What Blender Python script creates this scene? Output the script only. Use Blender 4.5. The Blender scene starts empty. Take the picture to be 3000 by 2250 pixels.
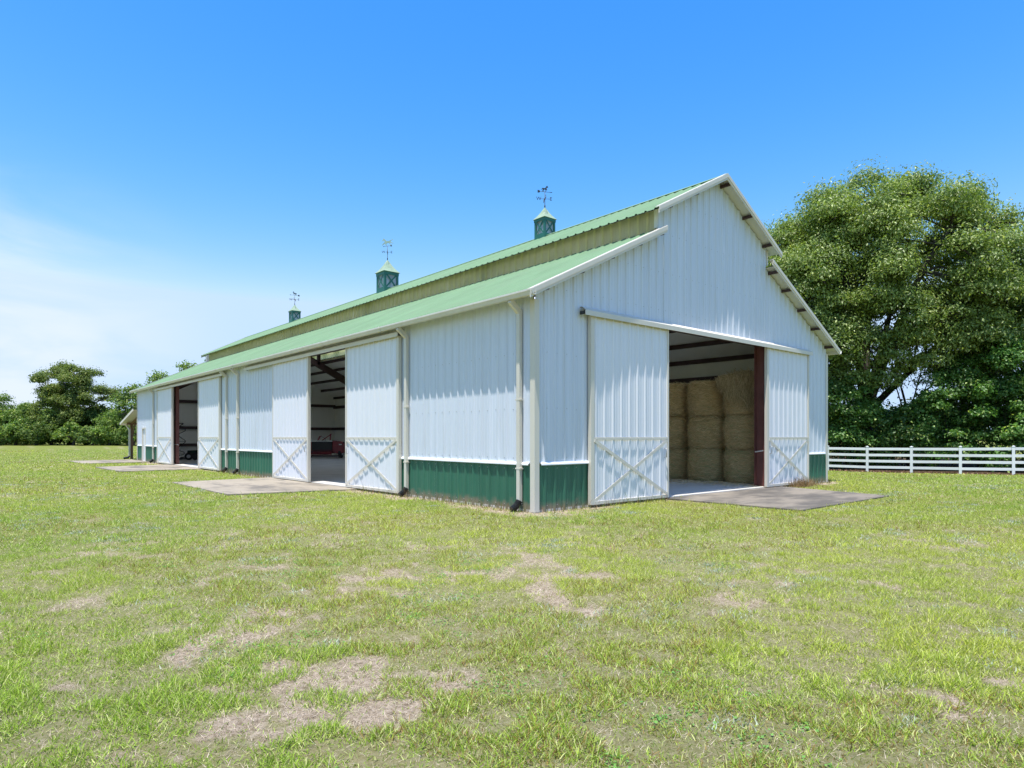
import bpy, bmesh, math, random
import numpy as np
from mathutils import Vector, Matrix

sc = bpy.context.scene
COL = sc.collection
R = math.radians
rng = np.random.default_rng(7)
random.seed(7)

# ------------------------------------------------------------------ camera
CAM = (-9.123, -9.846, 1.5753)
YAW = R(40.81)
cd = bpy.data.cameras.new('camera')
cam = bpy.data.objects.new('camera', cd)
COL.objects.link(cam)
cam.location = CAM
cam.rotation_euler = (R(90), 0, -YAW)
cd.sensor_width = 36.0
cd.lens = 1895.84 / 3000 * 36
cd.shift_y = 153.77 / 3000
cd.clip_start = 0.1
cd.clip_end = 6000
sc.camera = cam
FW = np.array([math.sin(YAW), math.cos(YAW)])
RT = np.array([math.cos(YAW), -math.sin(YAW)])
C2 = np.array(CAM[:2])

def depth_point(u, D):
    """world x, y of the photograph column u at view depth D"""
    return C2 + (FW + RT * (u - 1500) / 1895.84) * D

def height_at(v, D):
    return CAM[2] + (1278.77 - v) / 1895.84 * D

# ------------------------------------------------------------------ sky and sun
LIGHT = Vector((1 / 4.75, 1 / 10.8, -1.0)).normalized()      # the way the light travels
TO_SUN = -LIGHT
SUN_EL = math.asin(TO_SUN.z)
SUN_AZ = math.atan2(TO_SUN.x, TO_SUN.y)
world = bpy.data.worlds.new('World')
sc.world = world
world.use_nodes = True
wn, wl = world.node_tree.nodes, world.node_tree.links
wn.clear()
sky = wn.new('ShaderNodeTexSky')
sky.sky_type = 'NISHITA'
sky.sun_disc = False
sky.sun_elevation = SUN_EL
sky.sun_rotation = SUN_AZ
sky.air_density = 1.0
sky.dust_density = 0.4
sky.ozone_density = 2.5
hs = wn.new('ShaderNodeHueSaturation')
hs.inputs['Saturation'].default_value = 1.25
hs.inputs['Hue'].default_value = 0.5
hs.inputs['Value'].default_value = 1.0
wl.new(sky.outputs[0], hs.inputs['Color'])
# photographic response of the sky colour, channel by channel
sep = wn.new('ShaderNodeSeparateColor'); comb = wn.new('ShaderNodeCombineColor')
wl.new(hs.outputs[0], sep.inputs[0])
for k, (gain, power, top) in enumerate(((1.22, 2.0, 3.0), (1.17, 1.10, 4.05), (1.62, 1.0, 5.6))):
    pw = wn.new('ShaderNodeMath'); pw.operation = 'POWER'; pw.inputs[1].default_value = power
    ml = wn.new('ShaderNodeMath'); ml.operation = 'MULTIPLY'; ml.inputs[1].default_value = gain
    mn = wn.new('ShaderNodeMath'); mn.operation = 'MINIMUM'; mn.inputs[1].default_value = top
    wl.new(sep.outputs[k], pw.inputs[0]); wl.new(pw.outputs[0], ml.inputs[0]); wl.new(ml.outputs[0], mn.inputs[0])
    wl.new(mn.outputs[0], comb.inputs[k])
# thin cirrus bank low on the left
tc = wn.new('ShaderNodeTexCoord')
mp = wn.new('ShaderNodeMapping')
mp.inputs['Scale'].default_value = (2.2, 2.2, 9.0)
mp.inputs['Rotation'].default_value = (0, R(8), R(20))
wl.new(tc.outputs['Generated'], mp.inputs['Vector'])
nz = wn.new('ShaderNodeTexNoise')
nz.inputs['Scale'].default_value = 1.3
nz.inputs['Detail'].default_value = 7
nz.inputs['Roughness'].default_value = 0.55
nz.inputs['Distortion'].default_value = 0.6
wl.new(mp.outputs[0], nz.inputs['Vector'])
dot = wn.new('ShaderNodeVectorMath'); dot.operation = 'DISTANCE'
ca = YAW + math.atan2(-1500, 1896)
el = R(4.5)
dot.inputs[1].default_value = (math.sin(ca) * math.cos(el), math.cos(ca) * math.cos(el), math.sin(el))
wl.new(tc.outputs['Generated'], dot.inputs[0])
mr = wn.new('ShaderNodeMapRange'); mr.interpolation_type = 'SMOOTHSTEP'
mr.inputs['From Min'].default_value = 0.30
mr.inputs['From Max'].default_value = 0.02
wl.new(dot.outputs['Value'], mr.inputs['Value'])
mr2 = wn.new('ShaderNodeMapRange'); mr2.interpolation_type = 'SMOOTHSTEP'
mr2.inputs['From Min'].default_value = 0.33
mr2.inputs['From Max'].default_value = 0.66
wl.new(nz.outputs['Fac'], mr2.inputs['Value'])
cm = wn.new('ShaderNodeMath'); cm.operation = 'MULTIPLY'
wl.new(mr.outputs[0], cm.inputs[0]); wl.new(mr2.outputs[0], cm.inputs[1])
cm2 = wn.new('ShaderNodeMath'); cm2.operation = 'MULTIPLY'
cm2.inputs[1].default_value = 0.9
wl.new(cm.outputs[0], cm2.inputs[0])
mx = wn.new('ShaderNodeMix'); mx.data_type = 'RGBA'
mx.inputs[7].default_value = (4.3, 4.75, 5.5, 1)
wl.new(cm2.outputs[0], mx.inputs[0]); wl.new(comb.outputs[0], mx.inputs[6])
bg = wn.new('ShaderNodeBackground')
bg.inputs['Strength'].default_value = 0.10
wl.new(mx.outputs[2], bg.inputs['Color'])
wo = wn.new('ShaderNodeOutputWorld')
wl.new(bg.outputs[0], wo.inputs['Surface'])

sd = bpy.data.lights.new('sun', 'SUN')
sd.energy = 3.6
sd.angle = R(0.53)
sd.color = (1.0, 0.965, 0.905)
sun = bpy.data.objects.new('sun', sd)
COL.objects.link(sun)
sun.rotation_euler = LIGHT.to_track_quat('-Z', 'Y').to_euler()
sun.location = (0, 0, 60)

sc.view_settings.view_transform = 'Standard'
sc.view_settings.look = 'None'
sc.view_settings.gamma = 1.0
sc.view_settings.use_curve_mapping = False
sc.view_settings.exposure = 1.0
sc.render.engine = 'CYCLES'
sc.cycles.max_bounces = 10
sc.cycles.diffuse_bounces = 8
sc.cycles.transparent_max_bounces = 8
sc.cycles.use_denoising = True
sc.cycles.denoising_prefilter = 'NONE'

# ------------------------------------------------------------------ object helpers
def tag(o, label=None, cat=None, group=None, kind=None):
    if label: o['label'] = label
    if cat: o['category'] = cat
    if group: o['group'] = group
    if kind: o['kind'] = kind
    return o

def empty(name, loc=(0, 0, 0), rz=0.0):
    o = bpy.data.objects.new(name, None)
    o.empty_display_size = 0.3
    COL.objects.link(o)
    o.location = loc
    o.rotation_euler = (0, 0, rz)
    return o

def link_mesh(name, me, mat, parent=None):
    o = bpy.data.objects.new(name, me)
    COL.objects.link(o)
    if mat is not None and not me.materials:
        me.materials.append(mat)
    if parent is not None:
        o.parent = parent
    return o

def copy_tree(o, parent=None):
    c = o.copy(); COL.objects.link(c)
    if parent is not None: c.parent = parent
    for ch in list(o.children):
        copy_tree(ch, c)
    return c

def np_mesh(name, V, F, n, cols=None, smooth=False):
    """V (k,3), F (m,n) arrays -> mesh; cols per face (m,3)"""
    me = bpy.data.meshes.new(name)
    me.vertices.add(len(V))
    me.vertices.foreach_set('co', np.ascontiguousarray(V, dtype=np.float32).ravel())
    m = len(F)
    me.loops.add(m * n)
    me.loops.foreach_set('vertex_index', np.ascontiguousarray(F, dtype=np.int32).ravel())
    me.polygons.add(m)
    me.polygons.foreach_set('loop_start', np.arange(0, m * n, n, dtype=np.int32))
    me.polygons.foreach_set('loop_total', np.full(m, n, dtype=np.int32))
    if smooth:
        me.polygons.foreach_set('use_smooth', np.ones(m, dtype=bool))
    me.update(calc_edges=True)
    if cols is not None:
        a = me.attributes.new('tint', 'FLOAT_COLOR', 'FACE')
        a.data.foreach_set('color', np.c_[cols, np.ones(m)].astype(np.float32).ravel())
    return me

class MB:
    def __init__(self):
        self.v = []; self.f = []; self.s = []
    def quad(self, a, b, c, d, smooth=False):
        i = len(self.v); self.v += [a, b, c, d]; self.f.append((i, i+1, i+2, i+3)); self.s.append(smooth)
    def box(self, lo, hi):
        x0, y0, z0 = lo; x1, y1, z1 = hi
        i = len(self.v)
        self.v += [(x0,y0,z0),(x1,y0,z0),(x1,y1,z0),(x0,y1,z0),(x0,y0,z1),(x1,y0,z1),(x1,y1,z1),(x0,y1,z1)]
        for q in ((0,3,2,1),(4,5,6,7),(0,1,5,4),(1,2,6,5),(2,3,7,6),(3,0,4,7)):
            self.f.append(tuple(i+k for k in q)); self.s.append(False)
    def beam(self, p, q, w, h, up=(0,0,1)):
        """box bar from p to q, w across, h along up"""
        p, q = Vector(p), Vector(q)
        d = (q - p).normalized(); u = Vector(up)
        s = d.cross(u)
        if s.length < 1e-4: s = d.cross(Vector((1,0,0)))
        s.normalize(); u = s.cross(d).normalized()
        i = len(self.v)
        for e in (p, q):
            for a, b in ((-1,-1),(1,-1),(1,1),(-1,1)):
                self.v.append(tuple(e + s*(a*w/2) + u*(b*h/2)))
        for k in ((0,1,2,3),(7,6,5,4),(0,4,5,1),(1,5,6,2),(2,6,7,3),(3,7,4,0)):
            self.f.append(tuple(i+j for j in k)); self.s.append(False)
    def tube(self, pts, rad, n=8, cap=True, smooth=True):
        pts = [Vector(p) for p in pts]
        if not hasattr(rad, '__len__'): rad = [rad]*len(pts)
        base = len(self.v); ref = None
        for k, p in enumerate(pts):
            d = (pts[min(k+1, len(pts)-1)] - pts[max(k-1, 0)]).normalized()
            if ref is None:
                ref = Vector((0,0,1)) if abs(d.z) < 0.9 else Vector((1,0,0))
            s = d.cross(ref)
            if s.length < 1e-4: s = d.cross(Vector((0.3,1,0.1)))
            s.normalize(); t = s.cross(d).normalized(); ref = t
            for j in range(n):
                a = 2*math.pi*j/n
                self.v.append(tuple(p + (s*math.cos(a) + t*math.sin(a))*rad[k]))
        for k in range(len(pts)-1):
            for j in range(n):
                a = base+k*n+j; b = base+k*n+(j+1)%n
                self.f.append((a, b, b+n, a+n)); self.s.append(smooth)
        if cap:
            self.f.append(tuple(base+j for j in range(n))[::-1]); self.s.append(False)
            self.f.append(tuple(base+(len(pts)-1)*n+j for j in range(n))); self.s.append(False)
    def prism(self, poly, axis_a, axis_b, axis_n, o, t):
        """extrude 2-d polygon by t along axis_n (centred)"""
        o, A, B, N = Vector(o), Vector(axis_a), Vector(axis_b), Vector(axis_n)
        i = len(self.v); n = len(poly)
        for s in (-.5, .5):
            for a, b in poly: self.v.append(tuple(o + A*a + B*b + N*(s*t)))
        self.f.append(tuple(i+k for k in range(n))[::-1]); self.s.append(False)
        self.f.append(tuple(i+n+k for k in range(n))); self.s.append(False)
        for k in range(n):
            self.f.append((i+k, i+(k+1)%n, i+n+(k+1)%n, i+n+k)); self.s.append(False)
    def lathe(self, prof, o=(0,0,0), n=20, smooth=True):
        """prof: list of (r, z)"""
        i = len(self.v); m = len(prof)
        for r, z in prof:
            for j in range(n):
                a = 2*math.pi*j/n
                self.v.append((o[0]+r*math.cos(a), o[1]+r*math.sin(a), o[2]+z))
        for k in range(m-1):
            for j in range(n):
                a = i+k*n+j; b = i+k*n+(j+1)%n
                self.f.append((a, b, b+n, a+n)); self.s.append(smooth)
        self.f.append(tuple(i+j for j in range(n))[::-1]); self.s.append(False)
        self.f.append(tuple(i+(m-1)*n+j for j in range(n))); self.s.append(False)
    def build(self, name, mat, parent=None, bevel=0):
        me = bpy.data.meshes.new(name)
        me.from_pydata([tuple(p) for p in self.v], [], self.f)
        me.polygons.foreach_set('use_smooth', self.s)
        me.update()
        o = link_mesh(name, me, mat, parent)
        if bevel:
            b = o.modifiers.new('edge', 'BEVEL'); b.width = bevel; b.segments = 2; b.limit_method = 'ANGLE'
        return o

# ------------------------------------------------------------------ noise for patches
def vnoise(x, y, scale, seed=0):
    x = np.asarray(x, dtype=np.float64)/scale + seed*17.31; y = np.asarray(y, dtype=np.float64)/scale - seed*9.7
    xi = np.floor(x).astype(np.int64); yi = np.floor(y).astype(np.int64)
    fx = x-xi; fy = y-yi
    fx = fx*fx*(3-2*fx); fy = fy*fy*(3-2*fy)
    def h(a, b):
        n = (a*374761393 + b*668265263 + seed*1442695041) & 0xffffffff
        n = ((n ^ (n >> 13))*1274126177) & 0xffffffff
        n = n ^ (n >> 16)
        return (n & 0xffff)/65535.0
    return (h(xi,yi)*(1-fx)*(1-fy)+h(xi+1,yi)*fx*(1-fy)+h(xi,yi+1)*(1-fx)*fy+h(xi+1,yi+1)*fx*fy)

def fbm(x, y, scale, seed=0, octv=4):
    t = 0; a = 1; s = 0
    for k in range(octv):
        t = t + a*vnoise(x, y, scale/2**k, seed+k); s += a; a *= 0.55
    return t/s

def sstep(a, b, x):
    t = np.clip((np.asarray(x, dtype=np.float64)-a)/(b-a), 0, 1)
    return t*t*(3-2*t)

# ------------------------------------------------------------------ materials
def node_mat(name):
    m = bpy.data.materials.new(name); m.use_nodes = True
    return m, m.node_tree.nodes, m.node_tree.links, m.node_tree.nodes['Principled BSDF']

def paint(name, col, rough=0.4, var=0.06, scale=3.0, metallic=0.0, bump=0.0, streak=None, dirt=None, spec=0.5, objvar=0.02, splash=None):
    """painted or plain surface: large and fine value changes, optional streaks and dirt"""
    m, n, l, p = node_mat(name)
    tc = n.new('ShaderNodeTexCoord')
    mp = n.new('ShaderNodeMapping'); mp.inputs['Scale'].default_value = streak or (1, 1, 1)
    l.new(tc.outputs['Object'], mp.inputs['Vector'])
    t = n.new('ShaderNodeTexNoise'); t.inputs['Scale'].default_value = scale
    t.inputs['Detail'].default_value = 6; t.inputs['Roughness'].default_value = 0.6
    l.new(mp.outputs[0], t.inputs['Vector'])
    r = n.new('ShaderNodeMapRange')
    r.inputs['From Min'].default_value = 0.25; r.inputs['From Max'].default_value = 0.75
    r.inputs['To Min'].default_value = 1-var; r.inputs['To Max'].default_value = 1+var
    l.new(t.outputs['Fac'], r.inputs['Value'])
    mul = n.new('ShaderNodeMix'); mul.data_type = 'RGBA'; mul.blend_type = 'MULTIPLY'; mul.inputs[0].default_value = 1
    mul.inputs[6].default_value = (*col, 1)
    oi = n.new('ShaderNodeObjectInfo')
    ro = n.new('ShaderNodeMapRange'); ro.inputs['To Min'].default_value = 1-objvar; ro.inputs['To Max'].default_value = 1+objvar
    l.new(oi.outputs['Random'], ro.inputs['Value'])
    mm = n.new('ShaderNodeMath'); mm.operation = 'MULTIPLY'
    l.new(r.outputs[0], mm.inputs[0]); l.new(ro.outputs[0], mm.inputs[1])
    l.new(mm.outputs[0], mul.inputs[7])
    out = mul.outputs[2]
    if dirt:
        dcol, lo, hi, dsc, amt = dirt
        t2 = n.new('ShaderNodeTexNoise'); t2.inputs['Scale'].default_value = dsc; t2.inputs['Detail'].default_value = 8
        t2.inputs['Roughness'].default_value = 0.68
        l.new(mp.outputs[0], t2.inputs['Vector'])
        r2 = n.new('ShaderNodeMapRange'); r2.interpolation_type = 'SMOOTHSTEP'
        r2.inputs['From Min'].default_value = lo; r2.inputs['From Max'].default_value = hi
        r2.inputs['To Max'].default_value = amt
        l.new(t2.outputs['Fac'], r2.inputs['Value'])
        mx = n.new('ShaderNodeMix'); mx.data_type = 'RGBA'; mx.inputs[7].default_value = (*dcol, 1)
        l.new(r2.outputs[0], mx.inputs[0]); l.new(out, mx.inputs[6]); out = mx.outputs[2]
    if splash:
        scol, zmax, amt = splash           # soil thrown up by rain along the foot of the wall
        sx = n.new('ShaderNodeSeparateXYZ'); l.new(tc.outputs['Object'], sx.inputs[0])
        t4 = n.new('ShaderNodeTexNoise'); t4.inputs['Scale'].default_value = 5; t4.inputs['Detail'].default_value = 6
        l.new(tc.outputs['Object'], t4.inputs['Vector'])
        ad = n.new('ShaderNodeMath'); ad.operation = 'MULTIPLY_ADD'; ad.inputs[1].default_value = -zmax*1.6
        l.new(t4.outputs['Fac'], ad.inputs[0]); l.new(sx.outputs['Z'], ad.inputs[2])
        r4 = n.new('ShaderNodeMapRange'); r4.interpolation_type = 'SMOOTHSTEP'
        r4.inputs['From Min'].default_value = zmax*.25; r4.inputs['From Max'].default_value = -zmax*.75
        r4.inputs['To Max'].default_value = amt
        l.new(ad.outputs[0], r4.inputs['Value'])
        mx4 = n.new('ShaderNodeMix'); mx4.data_type = 'RGBA'; mx4.inputs[7].default_value = (*scol, 1)
        l.new(r4.outputs[0], mx4.inputs[0]); l.new(out, mx4.inputs[6]); out = mx4.outputs[2]
    l.new(out, p.inputs['Base Color'])
    p.inputs['Roughness'].default_value = rough
    p.inputs['Metallic'].default_value = metallic
    p.inputs['Specular IOR Level'].default_value = spec
    if bump:
        b = n.new('ShaderNodeBump'); b.inputs['Strength'].default_value = bump; b.inputs['Distance'].default_value = 0.02
        t3 = n.new('ShaderNodeTexNoise'); t3.inputs['Scale'].default_value = scale*4; t3.inputs['Detail'].default_value = 5
        l.new(tc.outputs['Object'], t3.inputs['Vector'])
        l.new(t3.outputs['Fac'], b.inputs['Height']); l.new(b.outputs[0], p.inputs['Normal'])
    return m

def leaf_mat(name, trans=0.3, rough=0.45, spec=0.4):
    m, n, l, p = node_mat(name)
    a = n.new('ShaderNodeAttribute'); a.attribute_name = 'tint'
    l.new(a.outputs['Color'], p.inputs['Base Color'])
    p.inputs['Roughness'].default_value = rough
    p.inputs['Specular IOR Level'].default_value = spec
    t = n.new('ShaderNodeBsdfTranslucent')
    g = n.new('ShaderNodeMix'); g.data_type = 'RGBA'; g.blend_type = 'MULTIPLY'; g.inputs[0].default_value = 1
    g.inputs[7].default_value = (1.25, 1.35, 0.6, 1)
    l.new(a.outputs['Color'], g.inputs[6]); l.new(g.outputs[2], t.inputs['Color'])
    s = n.new('ShaderNodeMixShader'); s.inputs[0].default_value = trans
    l.new(p.outputs[0], s.inputs[1]); l.new(t.outputs[0], s.inputs[2])
    l.new(s.outputs[0], n['Material Output'].inputs['Surface'])
    return m

M = {}
M['white'] = paint('white_steel', (0.635, 0.675, 0.755), 0.38, 0.06, 1.2, streak=(7, 7, 0.22),
                   dirt=((0.36, 0.37, 0.33), 0.50, 0.78, 1.4, 0.38), objvar=0.012)
M['door'] = paint('door_steel', (0.74, 0.75, 0.80), 0.36, 0.05, 1.5, streak=(7, 7, 0.25),
                  dirt=((0.5, 0.48, 0.42), 0.56, 0.85, 2.0, 0.3), splash=((0.42, 0.33, 0.25), 0.20, 0.4))
M['green'] = paint('green_steel', (0.032, 0.140, 0.088), 0.45, 0.16, 2.0, streak=(5, 5, 0.3),
                   dirt=((0.14, 0.15, 0.10), 0.55, 0.85, 2.0, 0.35), objvar=0.06, splash=((0.27, 0.20, 0.14), 0.24, 0.75))
M['roof'] = paint('roof_green_steel', (0.175, 0.285, 0.165), 0.75, 0.09, 0.9,
                  dirt=((0.19, 0.25, 0.17), 0.45, 0.75, 1.4, 0.5), spec=0.15, objvar=0.045)
M['under'] = paint('roof_underside', (0.62, 0.62, 0.60), 0.5, 0.06, 1.0)
M['trim'] = paint('cream_trim', (0.655, 0.61, 0.525), 0.5, 0.06, 2.0, streak=(1, 1, 0.3),
                  dirt=((0.30, 0.25, 0.18), 0.6, 0.85, 3.0, 0.35))
M['gutter'] = paint('gutter_white', (0.64, 0.62, 0.57), 0.4, 0.08, 1.5,
                    dirt=((0.34, 0.30, 0.24), 0.52, 0.8, 2.5, 0.55))
M['black'] = paint('black_plastic', (0.018, 0.019, 0.022), 0.45, 0.1, 5)
M['cap'] = paint('dark_cap', (0.03, 0.03, 0.03), 0.5, 0.1, 5)
M['red_steel'] = paint('red_oxide_steel', (0.17, 0.062, 0.05), 0.6, 0.2, 2.5,
                       dirt=((0.26, 0.17, 0.11), 0.6, 0.8, 3.0, 0.5))
M['dark_steel'] = paint('dark_red_steel', (0.055, 0.026, 0.026), 0.6, 0.2, 2.5)
M['liner'] = paint('insulation_liner', (0.84, 0.82, 0.75), 0.6, 0.05, 1.2, bump=0.3)
M['slab'] = paint('concrete_slab', (0.58, 0.555, 0.51), 0.6, 0.12, 0.8, dirt=((0.2, 0.18, 0.15), 0.5, 0.75, 1.0, 0.5), bump=0.1)
M['pad'] = paint('concrete_pad', (0.30, 0.255, 0.195), 0.9, 0.13, 1.2,
                 dirt=((0.06, 0.056, 0.052), 0.45, 0.64, 0.8, 0.65), bump=0.35, streak=(1, 0.45, 1))
M['pad_dark'] = paint('stained_concrete', (0.23, 0.196, 0.155), 0.9, 0.13, 1.2,
                 dirt=((0.055, 0.05, 0.045), 0.40, 0.62, 0.8, 0.75), bump=0.35, streak=(0.45, 1, 1))
M['galv'] = paint('galvanised', (0.5, 0.5, 0.5), 0.45, 0.1, 5, metallic=0.7)
M['vinyl'] = paint('white_vinyl', (0.78, 0.79, 0.80), 0.35, 0.03, 2,
                   dirt=((0.42, 0.45, 0.36), 0.52, 0.82, 1.6, 0.4), objvar=0.05)
M['cupola_green'] = paint('cupola_green', (0.022, 0.135, 0.10), 0.45, 0.1, 3)
M['cupola_roof'] = paint('cupola_copper', (0.27, 0.36, 0.25), 0.6, 0.18, 5, dirt=((0.46, 0.49, 0.40), 0.5, 0.7, 6, 0.7), spec=0.2)
M['vane'] = paint('vane_iron', (0.022, 0.026, 0.035), 0.5, 0.1, 5)
M['vane_copper'] = paint('vane_copper', (0.30, 0.42, 0.38), 0.5, 0.2, 8)
M['wood'] = paint('brown_wood', (0.17, 0.095, 0.06), 0.75, 0.25, 4, streak=(6, 6, 0.6))
M['mred'] = paint('machine_red', (0.22, 0.022, 0.028), 0.45, 0.2, 3, dirt=((0.12, 0.09, 0.07), 0.5, 0.75, 4, 0.6))
M['mdark'] = paint('machine_dark', (0.02, 0.02, 0.022), 0.55, 0.2, 4)
M['mgreen'] = paint('machine_green', (0.02, 0.06, 0.04), 0.5, 0.2, 4)
M['rubber'] = paint('tyre_rubber', (0.022, 0.022, 0.022), 0.8, 0.2, 6)
M['sign_white'] = paint('sign_white', (0.75, 0.75, 0.72), 0.5, 0.05, 4)
M['bark'] = paint('bark', (0.05, 0.041, 0.032), 0.9, 0.35, 3, streak=(3, 3, 0.6), bump=0.8)
M['haybody'] = paint('hay_body', (0.62, 0.45, 0.22), 0.95, 0.3, 6, streak=(1, 1, 7), bump=1.0,
                     dirt=((0.10, 0.12, 0.055), 0.5, 0.75, 1.2, 0.5))
M['straw'] = leaf_mat('straw_strands', 0.12, 0.7, 0.15)
M['leaf'] = leaf_mat('oak_leaves', 0.38, 0.42, 0.45)
M['vine'] = leaf_mat('vine_leaves', 0.42, 0.42, 0.4)
M['farleaf'] = leaf_mat('far_leaves', 0.38, 0.6, 0.25)
M['grass'] = leaf_mat('grass_blades', 0.28, 0.55, 0.25)

def fibreglass():
    m, n, l, p = node_mat('yellowed_fibreglass')
    tc = n.new('ShaderNodeTexCoord')
    t = n.new('ShaderNodeTexNoise'); t.inputs['Scale'].default_value = 1.5; t.inputs['Detail'].default_value = 6
    l.new(tc.outputs['Object'], t.inputs['Vector'])
    cr = n.new('ShaderNodeValToRGB')
    cr.color_ramp.elements[0].color = (0.72, 0.67, 0.38, 1); cr.color_ramp.elements[0].position = 0.3
    cr.color_ramp.elements[1].color = (0.86, 0.83, 0.60, 1); cr.color_ramp.elements[1].position = 0.7
    l.new(t.outputs['Fac'], cr.inputs[0]); l.new(cr.outputs[0], p.inputs['Base Color'])
    p.inputs['Roughness'].default_value = 0.5
    tr = n.new('ShaderNodeBsdfTranslucent'); tr.inputs['Color'].default_value = (0.95, 0.88, 0.46, 1)
    s = n.new('ShaderNodeMixShader'); s.inputs[0].default_value = 0.68
    l.new(p.outputs[0], s.inputs[1]); l.new(tr.outputs[0], s.inputs[2])
    l.new(s.outputs[0], n['Material Output'].inputs['Surface'])
    return m
M['fibre'] = fibreglass()
def acrylic(name, clear, through):
    m, n, l, p = node_mat(name)
    p.inputs['Base Color'].default_value = (0.72, 0.74, 0.80, 1); p.inputs['Roughness'].default_value = 0.35
    tr = n.new('ShaderNodeBsdfTranslucent'); tr.inputs['Color'].default_value = (0.85, 0.87, 0.92, 1)
    s = n.new('ShaderNodeMixShader'); s.inputs[0].default_value = through
    l.new(p.outputs[0], s.inputs[1]); l.new(tr.outputs[0], s.inputs[2])
    tp = n.new('ShaderNodeBsdfTransparent'); s2 = n.new('ShaderNodeMixShader'); s2.inputs[0].default_value = clear
    l.new(s.outputs[0], s2.inputs[1]); l.new(tp.outputs[0], s2.inputs[2])
    l.new(s2.outputs[0], n['Material Output'].inputs['Surface'])
    return m
M['acrylic'] = acrylic('milky_acrylic', 0.5, 0.55)
M['added_skylight'] = acrylic('added_milky_skylight', 0.0, 0.85)  # for the added roof strips that brighten the barn inside

# ------------------------------------------------------------------ ground
W, L, EAVE = 13.72, 38.07, 4.61
def ground_z(x, y):
    x = np.asarray(x, dtype=np.float64); y = np.asarray(y, dtype=np.float64)
    d = (x-C2[0])*FW[0] + (y-C2[1])*FW[1]
    right = (x-C2[0])*RT[0] + (y-C2[1])*RT[1]
    drop = -0.45*sstep(20.5, 37, d)*sstep(11.0, 16.5, right)*sstep(13.9, 17.5, x)
    und = (fbm(x, y, 7.0, 31, 3)-0.5)*0.07 + (fbm(x, y, 0.9, 37, 3)-0.5)*0.035
    bx = np.maximum(np.maximum(-x, x-W), 0); by = np.maximum(np.maximum(-y, y-L), 0)
    db = np.hypot(bx, by)
    far = 0.35*sstep(60, 100, d)*sstep(0, -30, right)*0.2
    return drop + und*sstep(0.0, 5.0, db)*0.8 + far - 0.012

PADS = []   # filled below: convex polygons of the concrete pads
def in_poly(x, y, poly, grow=0.0):
    ins = np.ones(np.shape(x), dtype=bool)
    n = len(poly)
    ar = sum(poly[i][0]*poly[(i+1)%n][1]-poly[(i+1)%n][0]*poly[i][1] for i in range(n))
    s = 1 if ar > 0 else -1
    for i in range(n):
        (x0, y0), (x1, y1) = poly[i], poly[(i+1) % n]
        ln = math.hypot(x1-x0, y1-y0)
        ins &= s*((x1-x0)*(y-y0)-(y1-y0)*(x-x0))/ln > -grow
    return ins

PADS += [[(-0.02, 7.6), (-3.55, 8.3), (-3.5, 14.3), (-0.02, 14.7)],
         [(-0.02, 23.4), (-3.5, 23.5), (-3.65, 28.9), (-0.02, 29.9)],
         [(-0.02, 34.6), (-3.5, 34.6), (-3.55, 39.6), (-0.02, 39.9)],
         [(4.45, -0.02), (4.42, -3.5), (9.42, -3.48), (10.35, -0.02)]]

def dryness(x, y):
    """0 green turf .. 1 bare straw and sand"""
    d = np.hypot(x-C2[0], y-C2[1])
    n = 0.22*fbm(x, y, 2.4, 3, 3) + 0.44*fbm(x, y, 0.62, 11, 4) + 0.08*fbm(x, y, 6.5, 5, 2) + 0.26*fbm(x, y, 0.24, 15, 3)
    near = 1-sstep(5, 15, d)
    s = sstep(0.558-0.03*near, 0.64-0.02*near, n)*(0.35+0.6*near)
    bx = np.maximum(np.maximum(-x, x-W), 0); by = np.maximum(np.maximum(-y, y-L), 0)
    db = np.hypot(bx, by)
    edge = 1-sstep(0.12, 0.62, db+(fbm(x, y, 1.2, 21, 3)-0.5)*1.3)
    return np.clip(np.maximum(s, edge*0.95), 0, 1)

FENCE_D = [(2425, 38.9), (2541, 37.6), (2670.5, 36.3), (2814, 34.6), (2969.5, 33.2), (3135, 31.7), (3310, 30.3)]
FP = [depth_point(u, D) for u, D in FENCE_D]
fdir = np.array(FP[-1])-np.array(FP[0]); fdir = fdir/np.linalg.norm(fdir)
fnor = np.array([-fdir[1], fdir[0]])
if (fnor @ FW) < 0: fnor = -fnor

def litter_mask(x, y):
    s = (x-FP[0][0])*fnor[0]+(y-FP[0][1])*fnor[1]
    t = (x-FP[0][0])*fdir[0]+(y-FP[0][1])*fdir[1]
    return sstep(-0.25, 0.15, s+(fbm(x, y, 0.8, 41, 3)-0.5)*0.5)*sstep(-26, -20, t)*(1-sstep(30, 40, s))

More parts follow.
